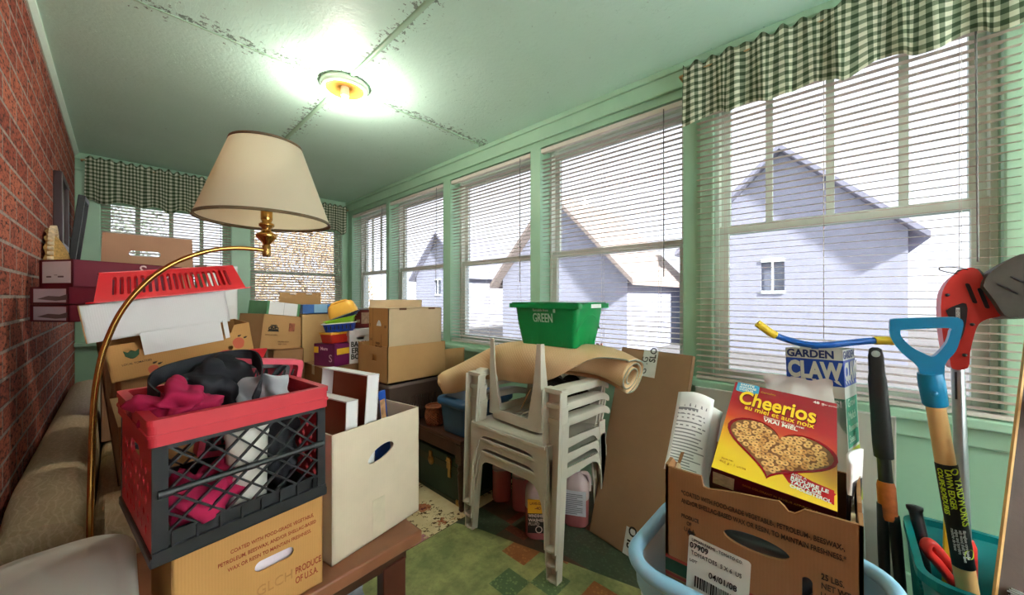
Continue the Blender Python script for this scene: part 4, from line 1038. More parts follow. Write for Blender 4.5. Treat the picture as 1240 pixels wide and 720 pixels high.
# ---------------------------------------------------------------- rugs on the floor
def flat(name, label, cat, pts, z, t, m):
    b = MB(); b.poly(pts, [], t, T(0, 0, z + t)); return tag(b.build(name, m), label, cat)
flat('vinyl_mat', 'green patchwork vinyl mat on the dark floor before the plastic chairs', 'mat', [(-.2, -.3), (1.65, -.3), (1.44, .55), (1.236, 1.385), (1.19, 1.50), (.6, 1.50), (-.2, 1.50)], .0005, .002, MATV)
def m_floral():
    t = NT('floral_rug'); v = t.coord(); n = t.noise(v, 9, 4)
    vv = t.node('ShaderNodeTexVoronoi', i_Scale=7.5); t.set(vv.inputs['Vector'], v)
    d = t.math('ADD', vv.outputs['Distance'], t.math('MULTIPLY', t.math('SUBTRACT', t.noise(v, 55, 4, .7), .5), .75))
    pet = t.math('LESS_THAN', d, .34); core = t.math('LESS_THAN', d, .15); lf = t.math('LESS_THAN', d, .60)
    lfn = t.math('MULTIPLY', lf, t.math('GREATER_THAN', t.noise(v, 42, 3, .6), .56))
    w = t.sep(vv.outputs['Color'])
    col = t.mix(t.ramp(n, .35, .7), rgb((226, 208, 168)), rgb((206, 184, 140)))
    col = t.mix(lfn, col, rgb((88, 66, 44)))
    pk = t.mix(t.math('GREATER_THAN', w[0], .5), rgb((178, 112, 132)), rgb((170, 96, 66)))
    col = t.mix(t.math('MULTIPLY', pet, .9), col, pk); col = t.mix(core, col, rgb((104, 48, 56)))
    t.bump(t.noise(v, 220, 2), .3, .003); return t.fin(col, .95, 0, .1)
flat('floral_rug', 'cream floral rug under the trunk and walnut table', 'rug', [(.55, 1.505), (1.302, 1.508), (1.95, 1.52), (1.95, 3.1), (.55, 3.1)], .0002, .0006, m_floral())

# ---------------------------------------------------------------- stacked plastic armchairs
CH = Matrix.Identity(4)
def make_chair(label):
    """resin armchair, local: front legs at x=0 facing -x, width along y"""
    t = thing('plastic_armchair', label, 'chair', group='stacked grey plastic armchairs')
    hw = .262
    def leg(x0, x1, y, z1, wtop, wbot, back=False):
        b = MB(); rings = []; th = .007; s = 1 if y > 0 else -1
        for k in range(9):
            f = k / 8; z = z1 * f; w = wbot + (wtop - wbot) * f; x = x0 + (x1 - x0) * f; d = .036 + .012 * f
            yy = y - s * .012 * f
            if back:
                p = [(x + d, yy - w / 2), (x + d, yy + w / 2), (x - d * .2, yy + w / 2), (x - d * .2, yy + w / 2 - th), (x + d - th, yy + w / 2 - th), (x + d - th, yy - w / 2 + th), (x - d * .2, yy - w / 2 + th), (x - d * .2, yy - w / 2)]
            else:
                p = [(x - d * .55, yy - w / 2), (x - d * .55, yy - w / 2 + th), (x + d * .5 - th, yy - w / 2 + th), (x + d * .5 - th, yy + w / 2 - th), (x - d * .55, yy + w / 2 - th), (x - d * .55, yy + w / 2), (x + d * .5, yy + w / 2), (x + d * .5, yy - w / 2)]
            rings.append([(a, c, z) for a, c in p])
        b.loft(rings, smooth=False)
        if not back: b.box((x0 - .02, y - wbot / 2 + .002, 0), (x0 + .018, y + wbot / 2 - .002, .006)); b.lathe([(0, .006), (wbot * .42, .006), (wbot * .42, .014)], 14, 0, T(x0 - .004, y, 0))
        if not back: b.box((x1 - .012, y - s * .012 - wtop / 2 + .004, z1 - .012), (x1 + .03, y - s * .012 + wtop / 2 - .004, z1 + .008))
        b.build('leg', GREYP, t, bevel=.0015)
    for s in (-1, 1):
        leg(-.004, .03, s * hw, .655, .10, .056)
        leg(.455, .43, s * (hw - .04), .42, .07, .046, True)
    # seat: dished sheet with front apron arching into the legs
    b = MB()
    def st(u, v):
        y = -hw + .03 + v * 2 * (hw - .03); x = u * .45
        z = .42 + .012 * abs(2 * v - 1) ** 2 - .035 * u * (1 - .3 * abs(2 * v - 1)) - .012 * math.exp(-((u) / .07) ** 2)
        return (x, y, z)
    b.grid(14, 16, st); b.grid(14, 16, lambda u, v: tuple(Vector(st(u, v)) - Vector((0, 0, .008))))
    n = 24; out = [(-hw + .02, .425)] ; 
    low = [(-hw + .045 + (2 * hw - .09) * k / n, .375 - .17 * abs(2 * k / n - 1) ** 9) for k in range(n + 1)]
    up_ = [(hw - .03, .422), (-hw + .03, .422)]
    b.poly([(hw - .022, .20)] + [(hw - .024, .424), (-hw + .024, .424), (-hw + .022, .20)] + low, [], .008, FM((-.012, 0, 0), (0, -1, 0), (0, 0, 1)))
    b.box((-.019, -hw + .03, .408), (.02, hw - .03, .424))
    for s in (-1, 1):
        low = [(.02 + .42 * k / n, .372 - .14 * abs(2 * k / n - 1) ** 8) for k in range(n + 1)]
        b.poly([(.45, .23), (.45, .395), (.0, .424), (.0, .22)] + low, [], .006, FM((0, s * (hw - .022), 0), (1, 0, 0), (0, 0, 1)))
    b.build('seat', GREYP, t, bevel=.003)
    # back with vertical slots and a shell-like cut-out pattern
    hs = [slot(x, .20 + .05 * (1 - (x / .2) ** 2), .020, .20 + .10 * (1 - (x / .2) ** 2), 5) for x in (-.16, -.107, -.053, 0, .053, .107, .16)]
    outl = [(-hw + .04, -.02), (hw - .04, -.02), (hw - .02, .25), (hw - .05, .37), (.15, .425), (0, .445), (-.15, .425), (-hw + .05, .37), (-hw + .02, .25)]
    b = MB(); b.poly(outl, hs, .010); b.build('backrest', GREYP, t, bevel=.003, M=FM((.41, 0, .40), (0, -1, 0), (.24, 0, 1)))
    for s in (-1, 1):
        b = MB(); P = smooth_path([(.045, s * (hw - .012), .664), (.10, s * (hw + .008), .672), (.22, s * (hw + .012), .668), (.34, s * (hw + .004), .66), (.44, s * (hw - .012), .63), (.495, s * (hw - .03), .60)], 6); rings = []
        for i, p in enumerate(P):
            f = i / (len(P) - 1); w = .064 - .018 * f; h_ = .016
            sk = .035 if f < .85 else .02
            rings.append([(p.x, p.y - w / 2, p.z - sk), (p.x, p.y - w / 2, p.z - .004), (p.x, p.y - w / 2 + .008, p.z), (p.x, p.y + w / 2 - .008, p.z), (p.x, p.y + w / 2, p.z - .004), (p.x, p.y + w / 2, p.z - sk), (p.x, p.y + w / 2 - .006, p.z - sk), (p.x, p.y + w / 2 - .007, p.z - .008), (p.x, p.y - w / 2 + .007, p.z - .008), (p.x, p.y - w / 2 + .006, p.z - sk)])
        b.loft(rings); b.build('armrest', GREYP, t, bevel=.001)
    return t
c0 = make_chair('grey plastic armchair at the bottom of the stack by the window')
CB = (1.232, 1.156)
c0.location = (CB[0], CB[1], 0)
for k, nm in ((1, 'in the middle'), (2, 'on top')):
    c = dup(c0, (CB[0] - .007 * k, CB[1], .066 * k), 'grey plastic armchair %s of the stack by the window' % nm)
# ---------------------------------------------------------------- upturned stool on the chairs
stl = thing('plastic_stool', 'grey plastic stool turned upside down on the stacked chairs', 'stool', M=T(1.475, 1.18, .562) @ RZ(-3))
sl = .345
b = MB(); b.poly(rrect(0, 0, sl, sl, .04), [slot(0, y, .2, .012) for y in (-.09, -.06, -.03, 0, .03, .06, .09)], .012, T(0, 0, .012))
b.poly(rrect(0, 0, sl + .012, sl + .012, .045), [rrect(0, 0, sl - .004, sl - .004, .04)], .05, T(0, 0, .05)); b.build('seat', GREYP, stl, bevel=.004)
for sx_ in (-1, 1):
    for sy_ in (-1, 1):
        b = MB(); rings = []
        for k in range(12):
            f = k / 11; z = .02 + f * .385; w = .045 * (1 - f) ** 1.8 + .046 - .02 * f; th = .006; e = sl / 2 + .006 - .004 * f
            p = [(e, e), (e - w, e), (e - w, e - th), (e - th * 1.4, e - th * 1.4), (e - th, e - w), (e, e - w)]
            rings.append([(sx_ * a, sy_ * c_, z) for a, c_ in p])
        b.loft(rings, smooth=False); b.build('leg', GREYP, stl, bevel=.0015)
t = thing('plastic_bag', 'crumpled black plastic bag stuffed under the carpet on the chairs', 'bag', (1.56, 1.09, .60))
b = MB(); blob(b, (0, 0, .075), (.09, .15, .085), .05, 22, 31, 40); b.build('bag', mat('black_film', (24, 26, 28), .18, .3, 12, spec=.8), t)
t = thing('cardboard_piece', 'scrap of tan cardboard inside the upturned stool', 'cardboard', M=T(1.46, 1.27, .60) @ RZ(30) @ RX(25))
b = MB(); b.box((-.05, -.002, 0), (.05, .002, .10)); b.build('sheet', CARD, t)

# ---------------------------------------------------------------- carpet roll
def m_carpet():
    t = NT('tan_carpet_backing'); v = t.coord('UV'); s = t.sep(v)
    a = t.math('SINE', t.math('MULTIPLY', s[0], 520.)); c = t.math('SINE', t.math('MULTIPLY', s[1], 300.))
    g = t.math('MULTIPLY', a, c); n = t.noise(t.coord(), 7, 3)
    col = t.mix(t.ramp(n, .3, .7), rgb((228, 196, 156)), rgb((216, 180, 136)))
    col = t.mix(t.math('MULTIPLY', t.ramp(g, .2, 1.), .18), col, rgb((150, 116, 80)))
    t.bump(g, .25, .002); return t.fin(col, .85, 0, .2)
CARP = m_carpet(); PILE = mat('grey_green_pile', (150, 156, 140), .95, .25, 60, .8, 260)
cp = thing('carpet_roll', 'loosely rolled tan carpet lying over the chairs and the blue tote', 'carpet')
ax = smooth_path([(1.54, .70, .825), (1.553, .83, .862), (1.535, .98, .872), (1.505, 1.2, .866), (1.475, 1.40, .842), (1.40, 1.58, .765), (1.335, 1.70, .705), (1.305, 1.765, .675)], 8)
def carpet(off, name, m, parent):
    """off: shift of the sheet along its normal"""
    NA = len(ax); prof0 = []
    for k in range(60):                                   # inner spiral
        a = -PI / 2 + 4.0 * PI * k / 59; r = .030 + .048 * k / 59; prof0.append((r * math.cos(a), r * math.sin(a)))
    n_in = len(prof0)
    lobe = [(-.0, -.078), (-.06, -.074), (-.09, -.03), (-.092, .02), (-.066, .064), (0, .082), (.07, .084), (.12, .066), (.15, .03), (.158, -.02), (.146, -.075), (.115, -.118)]
    L = [Vector((p[0], p[1], 0)) for p in lobe]; L = smooth_path(L, 5)[1:]
    vs = []; uv = []; npf = n_in + len(L)
    for i, c in enumerate(ax):
        s = i / (NA - 1); d = (ax[min(i + 1, NA - 1)] - ax[max(i - 1, 0)]).normalized()
        up = Vector((0, 0, 1)); up = (up - d * up.dot(d)).normalized(); sd = up.cross(d)   # towards the camera side
        if sd.x > 0: sd = -sd
        prof = []
        # how far the outer layer comes round: short at the near end, full further along
        ext = .52 + .48 * min(1, max(0, (s - .02) / .38))
        wide = 1.0 if s < .5 else 1.0 - .75 * (s - .5) / .5
        for k, p in enumerate(prof0): prof.append((p[0] * (1 - .12 * s), p[1] * (1 - .9 * max(0, s - .5))))
        m_ = len(L)
        for k in range(m_):
            f = k / (m_ - 1) * ext * (m_ - 1); k0 = min(int(f), m_ - 2); q = L[k0].lerp(L[k0 + 1], f - k0)
            prof.append((q.x * (wide if q.x > 0 else 1), q.y * (1 - .85 * max(0, s - .45))))
        P2 = []
        for k, p in enumerate(prof):
            a = prof[max(k - 1, 0)]; b_ = prof[min(k + 1, len(prof) - 1)]; tx, ty = b_[0] - a[0], b_[1] - a[1]; ll = math.hypot(tx, ty) or 1
            nx, ny = ty / ll, -tx / ll
            P2.append((p[0] + nx * off * (1 if k < n_in else -1) , p[1] + ny * off * (1 if k < n_in else -1)))
        acc = 0
        for k, p in enumerate(P2):
            # gentle ripples along the sheet
            rp = .005 * noise.noise(Vector((s * 6, k * .08, 1)))
            vs.append(c + sd * (p[0] + (rp if k >= n_in else 0)) + up * (p[1] + (rp if k >= n_in else 0)))
            if k: acc += math.hypot(p[0] - P2[k - 1][0], p[1] - P2[k - 1][1])
            uv.append((s * 1.3, acc))
    fs = []
    for i in range(NA - 1):
        for k in range(npf - 1):
            a = i * npf + k; fs.append((a, a + 1, a + npf + 1, a + npf))
    me = bpy.data.meshes.new(name); me.from_pydata([tuple(v) for v in vs], [], fs); 
    for q in (m if isinstance(m, (list, tuple)) else [m]): me.materials.append(q)
    l = me.uv_layers.new(name='UVMap')
    for p in me.polygons:
        p.use_smooth = True
        for li in p.loop_indices: l.data[li].uv = uv[me.loops[li].vertex_index]
    o = bpy.data.objects.new(name, me); COL.objects.link(o); o.parent = parent
    return o
o = carpet(0, 'backing', [CARP, PILE], cp); md = o.modifiers.new('s', 'SOLIDIFY'); md.thickness = .0075; md.offset = 0; md.material_offset_rim = 1
t = thing('cardboard_sheet', 'curved tan board lying by the sill behind the carpet end', 'cardboard', (1.60, 1.95, .45))
b = MB(); b.grid(16, 6, lambda u, v: (-.08 + .34 * u, .28 + .03 * math.sin(u * 3), -.047 + .38 * v)); o = b.build('sheet', CARD, t); md = o.modifiers.new('s', 'SOLIDIFY'); md.thickness = .004

# ---------------------------------------------------------------- green tote
def m_tote(): return mat('kelly_green_plastic', (0, 140, 72), .35, .08, 12, spec=.5)
gx = Vector((.03, -1, 0)).normalized(); gy = Vector((1, .03, 0)).normalized()
GT = FM((1.51, 1.075, .945), gx, gy)
gt = thing('plastic_tote', 'bright green plastic tote with white lettering on top of the carpet roll', 'tote', M=GT)
GRN = m_tote()
q = [[(x, y, z) for x, y in rrect(0, 0, a_, c_, r_, 5)] for a_, c_, r_, z in ((.32, .20, .025, 0), (.325, .205, .028, .006), (.36, .232, .03, .10), (.382, .25, .032, .188), (.382, .25, .032, .196), (.374, .242, .03, .196), (.318, .198, .024, .006))]
b = MB(); b.loft(q); b.build('body', GRN, gt)
b = MB(); b.poly(rrect(0, 0, .428, .288, .02), [rrect(0, 0, .376, .244, .03)], .022, T(0, 0, .206)); b.build('rim', GRN, gt, bevel=.003)
b = MB(); b.poly(rrect(-.103, 0, .2, .27, .015), [], .004, T(0, 0, .211)); b.poly(rrect(.103, 0, .2, .27, .015), [], .004, T(0, 0, .211)); b.build('lid_flap', GRN, gt, bevel=.002)
def tface(sd):
    # sloping side faces
    if sd == 'front': return FM((-.16, -.1005, .0), (1, 0, 0), (0, -.127, 1))
    if sd == 'right': return FM((.1605, -.1, .0), (0, 1, 0), (.155, 0, 1))
b = MB()
for x in (.03, .07, .112, .155, .2, .245, .285): b.box((x, .008, -.004), (x + .006, .12 + (.02 if x < .06 or x > .24 else 0), .0022), 0, tface('front'))
b.poly([(0, .12), (.32, .12), (.33, .13), (-.01, .13)], [], .004, tface('front') @ T(0, 0, .0014)); b.build('front_rib', GRN, gt, bevel=.001)
b = MB()
for x in (.03, .07, .115, .16): b.box((x, .008, -.004), (x + .007, .135 - 3.5 * (x - .095) ** 2, .0032), 0, tface('right'))
Mr = tface('right'); b.tube([Mr @ Vector((-.005 + .21 * k / 16, .155 - 6.5 * (.21 * k / 16 - .105) ** 2, .001)) for k in range(17)], .0035, 8)
b.build('end_rib', GRN, gt)
b = MB(); b.box((.2145, -.05, .186), (.2165, .045, .204)); b.build('white_label', WHITEI, gt)
Fm = FM((-.16, -.1005, .0), (1, 0, 0), (0, -.127, 1)) @ T(0, 0, .002)
Fm = FM((-.185, -.1225, .19), (1, 0, 0), (0, -.127, 1)) @ T(0, 0, .0035)
put_text(gt, [('GREEN', .115, -.075, .062, dict(sx=.62, bold=.015)), ('GREEN', .116, -.074, .062, dict(sx=.62)), ('Rentable from', .118, -.022, .018, dict(sx=.9))], mat('pale_mint_ink', (206, 232, 214), .5), Fm)
b = MB(); b.poly(rrect(.245, -.018, .012, .018, .003), [], .0006, Fm); b.build('tree_mark', mat('pale_mint_ink', (206, 232, 214)), gt)
t = thing('bunting', 'small red and white paper scraps under the end of the green tote', 'paper', M=T(1.62, .93, .934))
b = MB()
for k in range(7): b.box((-.03 + k * .012, -.02 + (k % 3) * .008, 0), (-.022 + k * .012, -.008 + (k % 3) * .008, .012))
b.build('scraps', mat('red_white_paper', (206, 150, 140), .7, .6, 160), t)

# ---------------------------------------------------------------- washer fluid jugs under the chairs
def jug(label, x, y, r, h, fluid, lab, yaw):
    t = thing('fluid_jug', label, 'jug', (x, y, .003), yaw, group='jugs of pink washer fluid')
    top = mat('translucent_jug_plastic', (190, 168, 168), .25, .05, 8, spec=.5); liq = mat('pink_washer_fluid', (172, 98, 100), .2, .08, 6, spec=.6)
    def ring(f, z): return [(a * f, c * f, z) for a, c in rrect(0, 0, 2 * r, 1.75 * r, .7 * r, 6)]
    hl = h * (.48 if fluid else .7)
    b = MB(); b.loft([ring(.9, 0), ring(1., .012), ring(1.0, hl)]); b.build('filled_body', liq, t)
    b = MB(); b.loft([ring(1.0, hl), ring(1., h * .68), ring(.93, h * .76), ring(.7, h * .86), ring(.42, h * .92), ring(.28, h * .94)]); b.build('shoulder', top, t)
    b = MB(); b.lathe([(.021, h * .935), (.021, h), (0, h)], 16); b.build('cap', mat('jug_cap', (206, 206, 210), .4), t)
    b = MB(); b.tube(smooth_path([(r * .35, 0, h * .9), (r * .8, 0, h * .9), (r * 1.02, 0, h * .8), (r * .98, 0, h * .6)], 6), .012, 8); b.build('handle', top, t)
    if lab == 1:
        b = MB(); b.box((-r * .82, -.875 * r - .001, h * .12), (r * .82, -.875 * r + .004, h * .60)); b.build('black_label', mat('black_label', (38, 30, 32), .4), t)
        b = MB(); b.box((-r * .82, -.875 * r - .0016, h * .44), (r * .82, -.875 * r + .004, h * .66)); b.build('yellow_label', mat('yellow_label', (226, 168, 44), .4), t)
        M = FM((-r * .76, -.875 * r - .002, 0), (1, 0, 0), (0, 0, 1))
        put_text(t, [('WINDSHIELD', 0, h * .38, .02, dict(sx=.75, bold=.02)), ('WASHER', 0, h * .31, .02, dict(bold=.02)), ('FLUID', .0, h * .25, .02, {})], mat('pale_label_ink', (224, 200, 190), .5), M)
        b = MB(); b.poly(circ(r * .72, h * .18, .017, 16), [circ(r * .72, h * .18, .013, 16)], .0005, M); b.poly(circ(r * 1.25, h * .17, .012, 16), [circ(r * 1.25, h * .17, .009, 16)], .0005, M); b.build('hazard_mark', mat('pale_label_ink', (224, 200, 190)), t)
        put_text(t, [('LAVE-GLACE', .006, h * .58, .017, dict(sx=.9, bold=.02)), ('-40', .03, h * .5, .022, dict(bold=.02))], mat('dark_red_ink', (124, 50, 30), .5), M)
    if lab == 2:
        b = MB(); b.box((-r * .8, -.875 * r - .001, h * .22), (r * .8, -.875 * r + .004, h * .66)); b.build('grey_label', mat('grey_label', (196, 196, 204), .5), t)
        M = FM((-r * .74, -.875 * r - .0015, 0), (1, 0, 0), (0, 0, 1))
        b = MB()
        for k in range(11): b.box((0, h * .25 + k * h * .034, 0), (r * (1.3 if k % 4 else .9), h * .25 + k * h * .034 + .004, .0005), 0, M)
        b.build('fine_print', mat('grey_fine_print', (120, 118, 128), .6), t)
    return t
jug('washer fluid jug with black and yellow label, nearest under the chairs', 1.425, 1.13, .07, .30, True, 1, -50)
jug('washer fluid jug with grey text label, right of the near chair leg', 1.63, 1.045, .068, .285, True, 2, -62)
jug('pink fluid jug without label, leftmost under the chairs', 1.52, 1.485, .055, .26, False, 0, -40)
jug('pink fluid jug standing behind the yellow labelled jug', 1.53, 1.335, .055, .26, False, 0, -60)

# ---------------------------------------------------------------- tall flat carton leaning right of the chairs
sx = Vector((-.06, -.355, .0)).normalized(); sz = Vector((.27, -.05, .905)).normalized()
l, w, h = .385, .03, .945
sg = thing('flat_carton', 'tall flat brown carton leaning toward the window, right of the stacked chairs', 'box', M=boxM((1.605, .95, .004), sx, sz, l, w))
carton(sg, l, w, h, card('dull_brown_cardboard', (160, 124, 92)), open_=False)
Fm = face('front', l, w, h); TP = mat('white_printed_tape', (222, 220, 214), .35)
b = MB(); b.box((.135, h - .135, 0), (.215, h + .001, .0008), 0, Fm); b.build('top_tape', TP, sg)
put_text(sg, [('SLO', .205, h - .06, .048, dict(rot=90, bold=.02, sx=.9)), ('.G', .165, h - .075, .048, dict(rot=90, sx=.9)), ('G', .165, h - .125, .048, dict(rot=90, sx=.9))], INKK, Fm @ T(0, 0, .0008))
b = MB(); b.box((.195, .0, 0), (.265, .115, .0008), 0, Fm); b.build('bottom_tape', TP, sg)
put_text(sg, [('SLO', .25, .03, .058, dict(rot=90, bold=.02, sx=.95))], INKK, Fm @ T(0, 0, .0008))
# ---------------------------------------------------------------- light blue tub with the tomato carton
tb = thing('plastic_tub', 'light blue plastic tub, outside whitened as if lit, under the tomato carton', 'tub', (.94, .145, 0))
TUBM = mat('light_blue_plastic', (150, 200, 234), .3, .05, 8, spec=.5); TUB_LIT = mat('lit_blue_plastic', (214, 226, 234), .3, .04, 8, spec=.5)  # whiter outside of the blue tub has the light painted into its colour
q = [[(x, y, z) for x, y in rrect(0, 0, a_, c_, r_, 7)] for a_, c_, r_, z in ((.26, .33, .06, 0), (.27, .34, .07, .012), (.345, .435, .08, .58), (.335, .425, .075, .58), (.262, .332, .06, .012))]
b = MB(); b.loft(q); b.build('body', TUB_LIT, tb)
b = MB(); rp = rrect(0, 0, .355, .445, .085, 8); b.tube([(x, y, .588) for x, y in rp], .016, 10, closed=True); b.build('rim', TUBM, tb)
b = MB(); b.loft([[(x, y, z) for x, y in rrect(0, 0, a_, c_, .09, 8)] for a_, c_, z in ((.345, .435, .52), (.353, .443, .53), (.357, .447, .57), (.352, .442, .585))], cap=False); b.build('upper_band', TUBM, tb)
b = MB(); b.loft([[(x, y, z) for x, y in rrect(0, 0, a_, c_, .08, 8)] for a_, c_, z in ((.336, .426, .586), (.326, .416, .50), (.302, .386, .30))], cap=False); o = b.build('liner', TUBM, tb)
# carton
l, w, h = .322, .232, .251
tm = thing('cardboard_box', 'brown tomato carton with white bar code label, packed with papers and a cereal box', 'box', M=boxM((.838, .30, .549), (0, -1, 0), (0, 0, 1), l, w))
oF = [(0, 0), (l, 0), (l, h), (.245, h - .003), (.238, h - .010), (.231, h - .016), (.222, h - .016), (.215, h - .008), (.208, h - .002), (.20, h - .004), (.135, h - .012), (.09, h - .022), (.078, h - .021), (.074, h), (0, h)]
oR = [(0, 0), (w, 0), (w, h + .004), (w - .03, h + .01), (w - .05, h - .006), (w - .08, h - .02), (w - .1, h - .004), (.09, h), (.075, h - .02), (.05, h - .018), (.04, h + .004), (0, h)]
TOMC = card('tomato_carton_brown', (150, 108, 70))
carton(tm, l, w, h, TOMC, outl={'front': oF, 'right': oR, 'left': oR}, holes={'front': [[(.17 + .054 * math.cos(a), .151 + .0165 * math.sin(a)) for a in [2 * PI * k / 28 for k in range(28)]], circ(.053, .119, .008, 14), [(x, y) for x, y in slot(.249, .098, .015, .06)]]}, t=.006)
b = MB()
for s_, sd in ((1, 'right'), (-1, 'left')):
    q_ = [(.012, .0), (w - .012, 0), (w - .012, h * .9), (w - .05, h * .97), (w - .07, h * .86), (.08, h * .88), (.05, h * .98), (.012, h * .92)]
    b2 = MB(); b2.poly(q_, [], .006, face(sd, l - .018, w, h)); b2.build('inner_flap', CARDL, tm)
Fm = face('front', l, w, h)
put_text(tm, [('*COATED WITH FOOD-GRADE VEGETABLE-, PETROLEUM-, BEESWAX-,', .034, .199, .0135, dict(sx=.62, bold=.014)), ('AND/OR SHELLAC-BASED WAX OR RESIN, TO MAINTAIN FRESHNESS.*', .034, .181, .0135, dict(sx=.625, bold=.014))], mat('dark_olive_ink', (62, 52, 36), .8), Fm)
put_text(tm, [('PRODUCE', .034, .149, .011, dict(sx=.7, bold=.02)), ('OF', .045, .136, .011, dict(sx=.7, bold=.02)), ('U.S.A.', .040, .122, .012, dict(sx=.8, bold=.02))], mat('dark_olive_ink', (62, 52, 36), .8), Fm)
put_text(tm, [('25 LBS.', .268, .136, .0145, dict(sx=.7, bold=.02)), ('NET WT.', .268, .120, .0145, dict(sx=.7, bold=.02)), ('11.34 KG', .266, .103, .0145, dict(sx=.7, bold=.02))], mat('dark_olive_ink', (62, 52, 36), .8), Fm)
b = MB()
b.box((0, .018, 0), (.06, .046, .0006), 0, Fm); b.build('green_stripe', mat('green_stripe_ink', (34, 72, 48), .8), tm)
for z0 in (.046, .009):
    b = MB(); b.box((0, z0, 0), (l, z0 + .006, .0006), 0, Fm); b.build('red_stripe', mat('red_stripe_ink', (150, 56, 44), .8), tm)
Lb = Fm @ T(.044, .0, .0012) @ RZ(-3)
b = MB(); b.poly(rrect(.057, .055, .114, .128, .006), [], .0008, Lb); b.build('white_label', mat('label_white', (218, 220, 206), .6, .02), tm)
Lt = Lb @ T(0, 0, .0003)
put_text(tm, [('LIPMAN FARMS - TOMATO CO.', .006, .108, .0085, dict(sx=.8)), ('07909', .003, .093, .017, dict(sx=.85, bold=.02)), ('TOMATOES  5 X 6  US', .006, .079, .012, dict(sx=.8)), ('LOT', .004, .063, .008, {}), ('04/01/08', .042, .047, .017, dict(sx=.85, bold=.015))], INKK, Lt)
b = MB(); rnd = random.Random(5); x = .016
while x < .094:
    wd = rnd.choice((.0011, .0019, .0030)); b.box((x, .012, 0), (x + wd, .036, .0004), 0, Lt); x += wd + rnd.choice((.0011, .0020))
o = b.build('bar_code', INKK, tm); o['kind'] = 'stuff'
t = thing('umbrella', 'folded dark umbrella inside the tomato carton, seen through the hand hole', 'umbrella', M=tm.matrix_world.copy())
t.matrix_world = boxM((.838, .30, .549), (0, -1, 0), (0, 0, 1), l, w)
b = MB(); b.tube([(-.13, -.078, .11), (.12, -.078, .125), (.14, -.078, .128)], [.026, .028, .01], 9); b.tube([(.05, -.09, .05), (.10, -.09, .13)], .018, 8); b.build('fabric', mat('dark_umbrella_cloth', (52, 56, 58), .3, .2, 20, spec=.6), t)
BM = boxM((.838, .30, .549), (0, -1, 0), (0, 0, 1), l, w)
# cereal box
cx_ = Vector((.016, -.208, -.023)).normalized(); cy_ = Vector((.264, .004, .143))
CMt = FM((.887, .219, .805), cx_, cy_); CW, CHh, CD = .210, .300, .055
cb_ = thing('cereal_box', 'red and yellow cereal box leaning back in the tomato carton', 'box', M=CMt)
t_ = NT('cereal_front_print'); v = t_.coord(); s = t_.sep(v)
f = t_.math('DIVIDE', t_.math('ADD', s[1], t_.math('MULTIPLY', s[0], .16)), .30)
rp_ = t_.node('ShaderNodeValToRGB'); t_.set(rp_.inputs[0], f); e = rp_.color_ramp.elements
e[0].position = .0; e[0].color = rgb((240, 206, 40)); e[1].position = 1.; e[1].color = rgb((150, 20, 36))
for p, c in ((.22, (242, 200, 40)), (.42, (240, 160, 44)), (.58, (206, 66, 40)), (.74, (172, 26, 38))): q = e.new(p); q.color = rgb(c)
t_.fin(rp_.outputs[0], .28, 0, .5); CERF = t_.m
CERS = mat('dark_red_box_side', (96, 14, 30), .35, .1, 12)
b = MB(); b.box((0, 0, -CD), (CW, CHh, 0)); b.build('carton', CERS, cb_, bevel=.001)
b = MB(); b.box((.0005, .0005, -.0002), (CW - .0005, CHh - .0005, .0005)); b.build('front_print', CERF, cb_)
P0 = T(0, 0, .0007)
b = MB(); b.box((.0, .03, -CD + .003), (.0, .1, -.003)); 
YI = mat('cereal_yellow_ink', (250, 206, 46), .35, .03); WI = mat('cereal_white_ink', (246, 240, 232), .35)
put_text(cb_, [('Cheerios', .016, .222, .068, dict(sx=.62, bold=.022, rot=-3))], mat('deep_red_shadow_ink', (104, 8, 22), .4), P0 @ T(.0018, -.0022, 0))
put_text(cb_, [('Cheerios', .016, .222, .068, dict(sx=.62, bold=.022, rot=-3))], YI, P0 @ T(0, 0, .0007))
put_text(cb_, [('au miel et aux noix', .034, .203, .0225, dict(sx=.78, bold=.012, rot=-3))], YI, P0 @ T(0, 0, .0007))
put_text(cb_, [('Contient du vrai miel', .075, .191, .009, dict(rot=-3)), ('VRAI MIEL', .076, .179, .0155, dict(bold=.02, rot=-3, sx=.95)), ('48 g', .166, .283, .012, dict(bold=.02)), ('par portion', .185, .284, .006, {})], WI, P0)
put_text(cb_, [('Cereales', .06, .277, .009, {})], mat('gold_small_ink', (206, 150, 40), .4), P0)
put_text(cb_, [('415 g - 1 unite', .012, .022, .0085, {}), ('poids net', .014, .032, .006, {})], mat('gold_small_ink', (206, 150, 40), .4), P0)
b = MB(); b.poly(rrect(.031, .283, .05, .036, .005), [], .0005, P0); b.build('blue_badge', mat('sky_blue_ink', (72, 160, 200), .35), cb_)
put_text(cb_, [('SANTE', .013, .289, .0105, dict(bold=.02)), ('AVOINE', .012, .279, .0105, dict(bold=.02)), ('COEUR', .013, .270, .0095, dict(bold=.02))], WI, P0 @ T(0, 0, .0006))
def heart(s, cx, cy, rot):
    p = []
    for k in range(48):
        a = 2 * PI * k / 48; x = 16 * math.sin(a) ** 3; y = 13 * math.cos(a) - 5 * math.cos(2 * a) - 2 * math.cos(3 * a) - math.cos(4 * a)
        x, y = x * s * 1.04, y * s * .88; c_, n_ = math.cos(R(rot)), math.sin(R(rot)); p.append((cx + x * c_ - y * n_, cy + x * n_ + y * c_))
    return p
hx, hy, hr = .108, .108, -6
b = MB(); b.poly(heart(.0061, hx, hy, hr), [heart(.0057, hx, hy, hr)], .0012, P0 @ T(0, 0, .0008)); b.build('bowl_rim_print', mat('bowl_red_ink', (146, 14, 30), .25), cb_)
